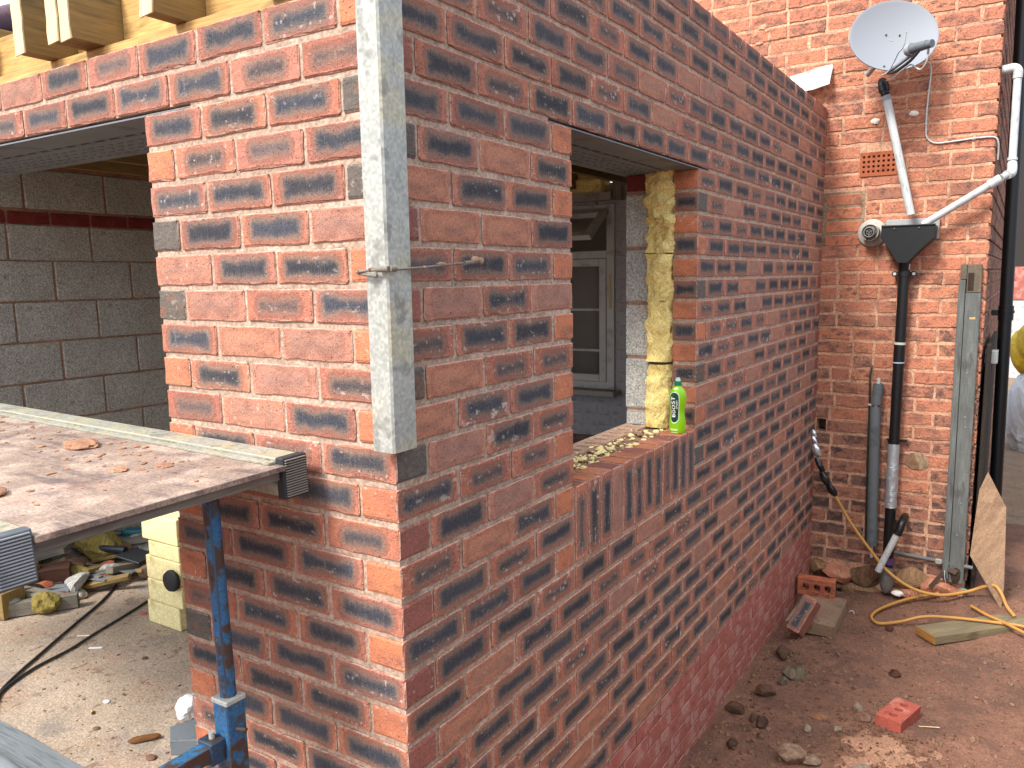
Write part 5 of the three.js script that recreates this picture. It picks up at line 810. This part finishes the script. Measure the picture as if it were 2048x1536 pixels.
  const add = (im, name, l) => { im.name = name; im.castShadow = im.receiveShadow = true; im.userData = { kind: 'stuff', label: l, category: 'gravel' }; scene.add(im); };
  add(mk(3400, () => [Math.pow(sr(), 1.9) * 1.25 + 0.04, -1.3 - sr() * 3.1], [0xd8b8a4, 0xccac98, 0xc0a08c, 0xe0c4b0], 0.0015, 0.014), 'soil_crumbs', 'countless small soil crumbs over the ground');
  add(mk(620, () => [Math.pow(sr(), 1.2) * 1.2 + 0.05, -1.4 - sr() * 2.8], [0xc8bcb0, 0xb0a498, 0xd6cabe, 0xa08878, 0xb88870], 0.002, 0.011), 'small_pebbles', 'countless pale pebbles scattered in the soil');
  add(mk(900, () => { const a = sr() * 6.283, r = Math.sqrt(-2 * Math.log(sr() + 1e-6)) * 0.13; return [0.72 + r * Math.cos(a), -2.2 + r * Math.sin(a) * 1.1]; }, [0xc09a84, 0xb08872, 0xcaa890, 0xa87e68], 0.003, 0.012), 'sand_heap', 'spilt pink mortar sand in front of red brick');
  { const n = 34, pos = [], uv = [], idx = []; for (let j = 0; j <= n; j++) for (let i = 0; i <= n; i++) { const u = i / n * 2 - 1, v = j / n * 2 - 1, x = 0.72 + u * 0.34, z = -2.17 + v * 0.36, r = Math.hypot(u, v), e = fbm(x * 12 + 3, z * 12 + 30, 71, 4); const h = gh(x, z) + 0.016 * sst(0.85, 0.2, r + (e - 0.5) * 1.1) - 0.009 + (vn(x * 120 + 200, z * 120 + 400, 5) - 0.5) * 0.003; pos.push(x, h, z); uv.push(x * 1.3, z * 1.3); } for (let j = 0; j < n; j++) for (let i = 0; i < n; i++) { const a = j * (n + 1) + i; idx.push(a, a + n + 1, a + 1, a + 1, a + n + 1, a + n + 2); } const g = new THREE.BufferGeometry(); g.setAttribute('position', new THREE.Float32BufferAttribute(pos, 3)); g.setAttribute('uv', new THREE.Float32BufferAttribute(uv, 2)); g.setIndex(idx); g.computeVertexNormals(); solo('mortar_spill', g, M({ map: T.mortar, color: 0xe4c6b4, bump: T.rough, bs: 0.006, rough: 1 }), 'pale pink patch of spilt dry mortar around the dusty red brick', 'mortar', [0, 0, 0], null, 'stuff'); }
  solo('white_rag', at(lump(0.035, 0.018, 0.028, 222, 3, 0.45), 0, 0, 0), M({ color: 0xe6e2da, rough: 0.9 }), 'crumpled white rag at the foot of the downpipe', 'rag', [0.545, -1.555, -3.97]);
  solo('green_wrapper', at(rbox(0.03, 0.006, 0.014, 0.002), 0, 0, 0, 0.4, 0.2), M({ color: 0x5f9a88, rough: 0.6 }), 'scrap of green plastic beside the grey plank foot', 'litter', [0.9, -1.475, -4.02]);
  solo('wire_clip', tube([[0, 0, 0], [0.012, 0.012, 0], [0.025, 0.01, 0.003], [0.03, -0.004, 0.005]], 0.003, 12, 6), MT.white, 'bent white wire clip beside the concrete slab', 'litter', [0.325, -1.585, -3.6]);
  solo('straw_stalk', rod([0.82, -1.583, -2.47], [0.9, -1.58, -2.5], 0.0022, 6), MT.pale, 'thin straw stalk right of the dusty red brick', 'litter');
}
// ---------------------------------------------------------------- inside the door: foam, tools, offcuts, cables
{
  const F = -1.19, sl = [[0.115, 0.25, -0.02, 'bottom'], [0.112, 0.262, 0.004, 'second'], [0.115, 0.266, 0.004, 'third'], [0.078, 0.234, 0.02, 'fourth'], [0.13, 0.272, -0.002, 'top']]; let y = F;
  sl.forEach(([h, w, dx, n], i) => { const g = new RoundedBoxGeometry(w, h - 0.003, 0.5, 2, 0.006), p = g.attributes.position; for (let q = 0; q < p.count; q++) { const k = 0.006 * (fbm(p.getY(q) * 26 + i * 7 + 9, p.getZ(q) * 9 + p.getX(q) * 9 + 20, i + 3, 3) - 0.5); p.setX(q, p.getX(q) + k * 2); p.setY(q, p.getY(q) + k); p.setZ(q, p.getZ(q) + k * 2); } g.computeVertexNormals(); const m = solo('insulation_slab', metreUV(g.index ? g.toNonIndexed() : g, 1.4), MT.foam, `${n} cream foam slab of the stack behind the brick pier`, 'insulation', [-2.27 + dx, y + h / 2, -1.13], 'stack of foam slabs'); y += h; });
  const bp = solo('black_duct', new THREE.LatheGeometry([[0.0, 0], [0.05, 0], [0.052, 0.01], [0.046, 0.024], [0.0, 0.026]].map(p => new THREE.Vector2(...p)), 24), MT.rubber, 'black duct end pushed against the foam slab stack', 'duct', [-2.17, -0.93, -0.868]); bp.rotation.x = Math.PI / 2;
  const dt = thing('power_drill', 'teal power drill lying on the rubble by the block wall', 'drill', [-3.36, F + 0.13, -1.42]); const teal = M({ color: 0x1f6a78, map: T.grime, rough: 0.5 });
  mesh('body', at(rbox(0.16, 0.075, 0.075, 0.025, 1, 3), 0, 0, 0, 0.6), teal, dt); mesh('handle', at(rbox(0.05, 0.13, 0.05, 0.018, 1, 3), 0.08, 0.07, -0.05, 0.6, 0, -0.5), MT.rubber, dt); mesh('chuck', at(cyl(0.022, 0.06, 16).rotateZ(Math.PI / 2), -0.1, 0, 0.06, 0.6), M({ color: 0x55585c, rough: 0.4, metal: 0.5 }), dt);
  solo('concrete_lump', lump(0.13, 0.085, 0.1, 801, 3, 0.2), MT.block, 'rough lump of broken concrete under the teal drill', 'rubble', [-3.33, F + 0.06, -1.42]);
  const bd = solo('scrap_board', rbox(0.5, 0.02, 0.24, 0.002, 1), MT.ply, 'warped brown scrap board on the floor near foam stack', 'board', [-3.2, F + 0.03, -1.33]); bd.rotation.set(0.05, 0.7, 0.05);
  const sp = thing('spade', 'long wooden handled spade with black socket on the rubble', 'spade'); mesh('handle', rod([-3.75, F + 0.12, -1.05], [-3.4, F + 0.13, -1.13], 0.018, 14), MT.treated, sp); mesh('grip', rod([-3.4, F + 0.13, -1.13], [-3.15, F + 0.125, -1.22], 0.021, 14), M({ color: 0x1d2230, rough: 0.5 }), sp); mesh('ferrule', rod([-3.41, F + 0.13, -1.128], [-3.39, F + 0.13, -1.134], 0.022, 14), MT.white, sp); mesh('blade', at(rbox(0.16, 0.012, 0.15, 0.004), -3.08, F + 0.1, -1.24, 0.3, 0, -0.2), M({ color: 0x3a3d42, rough: 0.5, metal: 0.4 }), sp);
  const off = (l, x, y, z, w, h, d, ry, mt, rz = 0) => { const m = solo('timber_offcut', rbox(w, h, d, 0.003, 1.2), mt, l, 'offcut', [x, F + y, z], 'timber offcuts in the rubble'); m.rotation.order = 'YXZ'; m.rotation.set(0, ry, rz); };
  off('small two tone timber block in front of the spade', -3.13, 0.04, -1.06, 0.12, 0.07, 0.07, 0.9, MT.greyWood); off('orange end of the small timber block', -3.05, 0.035, -1.03, 0.03, 0.06, 0.065, 0.9, MT.terracotta);
  off('long grey batten at the front of rubble', -3.05, 0.04, -0.58, 0.55, 0.07, 0.05, 0.95, MT.greyWood); off('pale log end at the left of the rubble', -3.3, 0.09, -0.7, 0.2, 0.13, 0.16, 0.5, MT.treated, 0.2); off('brown square log behind the grey batten', -3.25, 0.07, -0.83, 0.24, 0.13, 0.13, 1.0, M({ map: T.grey, color: 0xa06a54, rough: 0.9 })); off('grey plank end leaning on the brown log', -3.45, 0.14, -0.92, 0.3, 0.03, 0.14, 0.7, MT.greyWood, 0.25); off('grey plank lying by the block wall', -3.42, 0.1, -1.3, 0.5, 0.03, 0.12, 0.55, MT.greyWood, 0.15); off('thin lath across the rubble', -3.2, 0.06, -0.95, 0.4, 0.015, 0.03, 0.2, MT.greyWood, 0.05); off('broken round post at left edge of rubble', -3.12, 0.07, -0.56, 0.14, 0.13, 0.13, 0.3, MT.treated);
  [[-3.22, 0.06, -0.95, 0.1, 'mossy yellow wool clump beside small timber block'], [-2.98, 0.05, -0.68, 0.085, 'yellow wool clump against the grey batten'], [-3.4, 0.13, -1.2, 0.14, 'large dirty wool clump by the block wall'], [-3.3, 0.1, -0.62, 0.06, 'small wool scrap on the pale log']].forEach(([x, y, z, r, l], i) => solo('wool_clump', lump(r, r * 0.6, r * 0.7, 820 + i * 7, 3, 0.42), M({ map: T.wool, color: 0x94947c, bump: T.woolB, bs: 0.01, rough: 1 }), l, 'insulation', [x, F + y, z], 'wool clumps in the rubble'));
  solo('plaster_chunk', lump(0.06, 0.03, 0.04, 851, 3, 0.3), M({ color: 0xcfc6b6, map: T.grime, rough: 0.95 }), 'white plaster chunk in front of the rubble', 'rubble', [-3.02, F + 0.018, -0.87]);
  solo('rubble_heap', at(lump(0.6, 0.05, 0.5, 860, 4, 0.35), -3.55, F - 0.005, -1.1), MT.slab, 'low heap of dusty rubble along the block wall', 'rubble', [0, 0, 0], null, 'stuff');
  const hp = rng(1234), hm = [MT.greyWood, MT.treated, M({ map: T.stone, color: 0xb8a89a, rough: 0.95 }), M({ map: OLD_MAP[0], color: 0xd8b8a8, rough: 0.95 }), MT.block, M({ color: 0x7c838a, map: T.grime, rough: 0.8 })];
  for (let i = 0; i < 34; i++) { const u = hp(), x = -3.45 + hp() * 0.42 + u * 0.12, z = -0.5 - u * 0.85, k = i % 6, y = F + 0.05 + hp() * 0.07 * (-2.95 - x) * 2; const g = k < 2 ? rbox(0.1 + hp() * 0.26, 0.018 + hp() * 0.03, 0.04 + hp() * 0.07, 0.003, 1.2) : k === 5 ? rbox(0.1 + hp() * 0.08, 0.008, 0.08 + hp() * 0.06, 0.002) : lump(0.04 + hp() * 0.06, 0.03 + hp() * 0.03, 0.04 + hp() * 0.04, 940 + i, 3, 0.25, 8); const m = solo(['batten_offcut', 'wood_offcut', 'rubble_lump', 'brick_chunk', 'block_chunk', 'slate_shard'][k], g, hm[k], ['weathered grey batten offcut in the rubble along the block wall', 'brown wood offcut in the rubble along the block wall', 'dusty mortar lump in the rubble along the block wall', 'broken orange brick chunk in the rubble along block wall', 'broken grey block chunk in the rubble along block wall', 'thin slate shard in the rubble along the block wall'][k], 'rubble', [x, y, z], 'rubble heaped along the block wall'); m.rotation.order = 'YXZ'; m.rotation.set((hp() - 0.5) * 0.5, hp() * 6, (hp() - 0.5) * 0.5); }
  const cm = M({ color: 0x2b2d2e, rough: 0.6 });
  const c1 = thing('power_cable', 'upper black cable running from drill across the dusty floor', 'cable', [0, 0, 0], 'black cables'); mesh('cable', tube([[-3.3, F + 0.12, -1.4], [-3.2, F + 0.05, -1.3], [-3.1, F + 0.008, -1.17], [-2.857, F + 0.008, -0.914], [-2.669, F + 0.008, -0.652], [-2.533, F + 0.008, -0.463], [-2.297, F + 0.008, -0.161], [-2.1, F + 0.008, -0.03]], 0.006, 80, 10), cm, c1);
  const c2 = thing('power_cable', 'lower black cable running from the foam stack across the floor', 'cable', [0, 0, 0], 'black cables'); mesh('cable', tube([[-2.72, F + 0.008, -1.15], [-2.669, F + 0.008, -1.084], [-2.563, F + 0.008, -0.848], [-2.49, F + 0.008, -0.652], [-2.434, F + 0.008, -0.52], [-2.379, F + 0.008, -0.316], [-2.28, F + 0.008, -0.153], [-2.1, F + 0.008, -0.05]], 0.006, 80, 10), cm, c2);
  const sl2 = solo('slate_piece', (() => { const s = new THREE.Shape(); [[-0.075, 0.02], [-0.03, -0.065], [0.06, -0.055], [0.08, 0.06], [0.01, 0.09]].forEach((p, i) => i ? s.lineTo(...p) : s.moveTo(...p)); return metreUV(new THREE.ExtrudeGeometry(s, { depth: 0.05, bevelEnabled: true, bevelSize: 0.002, bevelThickness: 0.002, bevelSegments: 1 }).rotateX(-Math.PI / 2), 1); })(), M({ color: 0x7e868e, map: T.grime, rough: 0.7 }), 'blue grey slab piece on floor beside the brick pier', 'slab', [-1.32, F + 0.003, -0.33]); sl2.rotation.y = 0.5;
  solo('white_foam_blob', lump(0.05, 0.05, 0.045, 870, 3, 0.4), M({ color: 0xe9ecef, rough: 0.85 }), 'crumpled white foam blob behind the blue grey slab', 'foam', [-1.475, F + 0.04, -0.44]);
  const bt = thing('cigarette_end', 'cigarette end lying on the dusty floor', 'litter', [-1.828, F + 0.006, -0.276]); mesh('filter', rod([-0.012, 0, 0], [0.006, 0, 0.008], 0.0045, 10), M({ color: 0xc79a4e, rough: 0.9 }), bt); mesh('ash', rod([0.006, 0, 0.008], [0.014, 0, 0.012], 0.0043, 10), M({ color: 0x4a4038, rough: 1 }), bt);
  const chip = solo('bark_chip', lump(0.05, 0.011, 0.016, 880, 3, 0.3), M({ map: T.treated, color: 0xb08868, rough: 0.95 }), 'curled wood chip on the floor near the pier', 'litter', [-1.48, F + 0.011, -0.262]); chip.rotation.y = 0.9;
  [[-1.86, -0.345, 0.012, 0xd6d8da, 'small white chip left of the wood chip'], [-1.709, -0.217, 0.011, 0x6a5444, 'brown clod below the cigarette end'], [-2.067, -0.639, 0.012, 0x5c4638, 'brown clod in the middle of the floor'], [-2.516, -0.917, 0.014, 0xb05a50, 'red plastic scrap near the foam stack'], [-3.005, -1.16, 0.022, 0x9a6a48, 'rusty brown flake beside the scrap board'], [-1.362, -0.212, 0.016, 0x6e5040, 'dark twig crumb near the blue trestle']].forEach(([x, z, r, col, l], i) => solo('floor_scrap', lump(r * 1.4, r * 0.4, r, 890 + i, 2, 0.35), M({ color: col, rough: 0.95 }), l, 'litter', [x, F + r * 0.2, z], 'scraps on the floor'));
  [[-2.53, -0.627, 'white splinter by the cables'], [-2.357, -0.585, 'white paper strip below the cables']].forEach(([x, z, l], i) => { const m = solo('paper_scrap', rbox(0.06, 0.003, i ? 0.014 : 0.006, 0.001), M({ color: 0xe8e6e0, rough: 0.9 }), l, 'litter', [x, F + 0.002, z]); m.rotation.y = 0.6; });
  const dr = rng(31), ds = []; for (let i = 0; i < 520; i++) { const x = -1.0 - dr() * 2.2, z = -0.08 - dr() * 1.3, s = 0.0015 + dr() * dr() * 0.006; ds.push(at(lump(s * 1.4, s * 0.5, s, i % 30, 0, 0.3), x, F + s * 0.2, z, dr() * 6)); } solo('floor_grit', merge(ds), M({ map: T.slab, color: 0xb08c78, rough: 1 }), 'grit and dust crumbs over the concrete floor', 'grit', [0, 0, 0], null, 'stuff');
  // membrane over the threshold edge
  const g = new THREE.PlaneGeometry(2.4, 0.2, 80, 12), p = g.attributes.position; g.rotateX(-Math.PI / 2); for (let i = 0; i < p.count; i++) { const x = p.getX(i), z = p.getZ(i); const n = fbm(x * 4 + 9, z * 9 + 5, 81, 4) - 0.5; p.setY(i, 0.005 + 0.007 * Math.max(0, n + 0.1) + 0.012 * Math.exp(-(((z - 0.025 - x * 0.02) / 0.012) ** 2)) + (z > 0.085 ? -(z - 0.085) * 3 : 0)); p.setZ(i, z + 0.01 * (fbm(x * 3 + 2, 4.5, 83, 3) - 0.5)); } g.computeVertexNormals(); const mb = g.clone().translate(0, -0.002, 0); solo('membrane_strip', merge([g, mb]), M({ color: 0x8f969c, map: T.grime, bump: T.rough, bs: 0.003, rough: 0.55, side: THREE.DoubleSide }), 'blue grey plastic membrane over the door threshold edge', 'membrane', [-1.86, F - 0.0, 0.04]);
}
// ---------------------------------------------------------------- alley, background, added shade fence outside the frame
{
  struct('path', bx(0.95, 2.2, -1.62, -1.553, -30, -5.9, 1), M({ map: T.slab, color: 0xc8bcb2, bump: T.rough, bs: 0.004, rough: 0.95 }), 'grey concrete path down the alley');
  solo('rubble_bag', lump(0.25, 0.5, 0.4, 901, 4, 0.2), M({ color: 0xdcdfe2, map: T.grime, bump: T.rough, bs: 0.02, rough: 0.8 }), 'white rubble bag standing far down the alley', 'bag', [1.24, -1.2, -9.2]);
  solo('yellow_bag', lump(0.2, 0.32, 0.3, 907, 4, 0.2), M({ color: 0xd8b41c, map: T.grime, bump: T.rough, bs: 0.02, rough: 0.7 }), 'yellow bag on top of the white rubble bag', 'bag', [1.2, -0.45, -9.3]);
  const h = thing('far_house', 'red brick house far beyond the alley', 'house'); mesh('wall', bx(-2, 7, -1.7, -0.1, -16.3, -16, 1), M({ color: 0xd8d6d2, map: T.grime, rough: 0.9 }), h); mesh('band', bx(-2, 7, -0.1, 0.5, -16.3, -15.98, 1), M({ map: T.redPlinth, rough: 0.9 }), h); mesh('upper_wall', bx(-2, 7, 0.5, 3.8, -16.3, -16, 1), M({ color: 0x2e2a28, rough: 0.9 }), h); mesh('roof', at(rbox(9.6, 0.15, 2.6, 0.02), 2.5, 4.4, -17.1, 0, 0.5), M({ color: 0x4a4442, rough: 0.9 }), h);
  // neighbour's roof edge seen over the joists at the left
  const n = thing('neighbour_roof', 'neighbouring house roof edge with purple ridge tiles behind the joists', 'house', [-11, 0, -4.5]);
  const gs = new THREE.Shape(); [[3, -1.7], [3, 2.26], [-2.2, 4.66], [-7.4, 2.26], [-7.4, -1.7]].forEach((p, i) => i ? gs.lineTo(p[0], p[1]) : gs.moveTo(p[0], p[1]));
  const gg = new THREE.ExtrudeGeometry(gs, { depth: 4, bevelEnabled: false }); gg.rotateY(-Math.PI / 2); mesh('gable_wall', metreUV(gg, 0.8), M({ map: T.redPlinth, color: 0xd8b0a0, rough: 0.9 }), n).position.set(2, 0, 0);
  for (let i = 0; i < 13; i++) { const k0 = i / 13, k1 = (i + 0.96) / 13; mesh('verge_tile', rod([2.05, mix(2.4, 4.8, k0), mix(3.0, -2.2, k0)], [2.05, mix(2.4, 4.8, k1), mix(3.0, -2.2, k1)], 0.13, 10, 0.145), M({ color: 0x6e5460, map: T.grime, rough: 0.85 }), n); }
  mesh('lean_to_roof', at(rbox(2.4, 0.12, 6, 0.02), 3.0, 2.75, -1, 0, 0, -0.15), M({ color: 0x59636e, map: T.grime, rough: 0.8 }), n);
  // unseen fence right of the camera, added to darken the foot of both walls
  const f = thing('added_shade_fence', 'added unseen board fence that shades the lower walls', 'fence', [2.75, -1.6, 0]); const fb = metreUV(rbox(0.02, 1.8, 0.145, 0.003), 1, 1); for (let i = 0; i < 62; i++) { const m = mesh('shade_fence_board', fb, MT.greyWood, f); m.position.set((i & 1) * 0.012, 0.92, 3.2 - i * 0.135); } for (let i = 0; i < 5; i++) mesh('shade_fence_post', bx(0.03, 0.12, 0, 1.9, 3 - i * 1.9, 3.09 - i * 1.9, 1, 0.004), MT.greyWood, f);
}
shade(scene);
renderer.render(scene, camera);
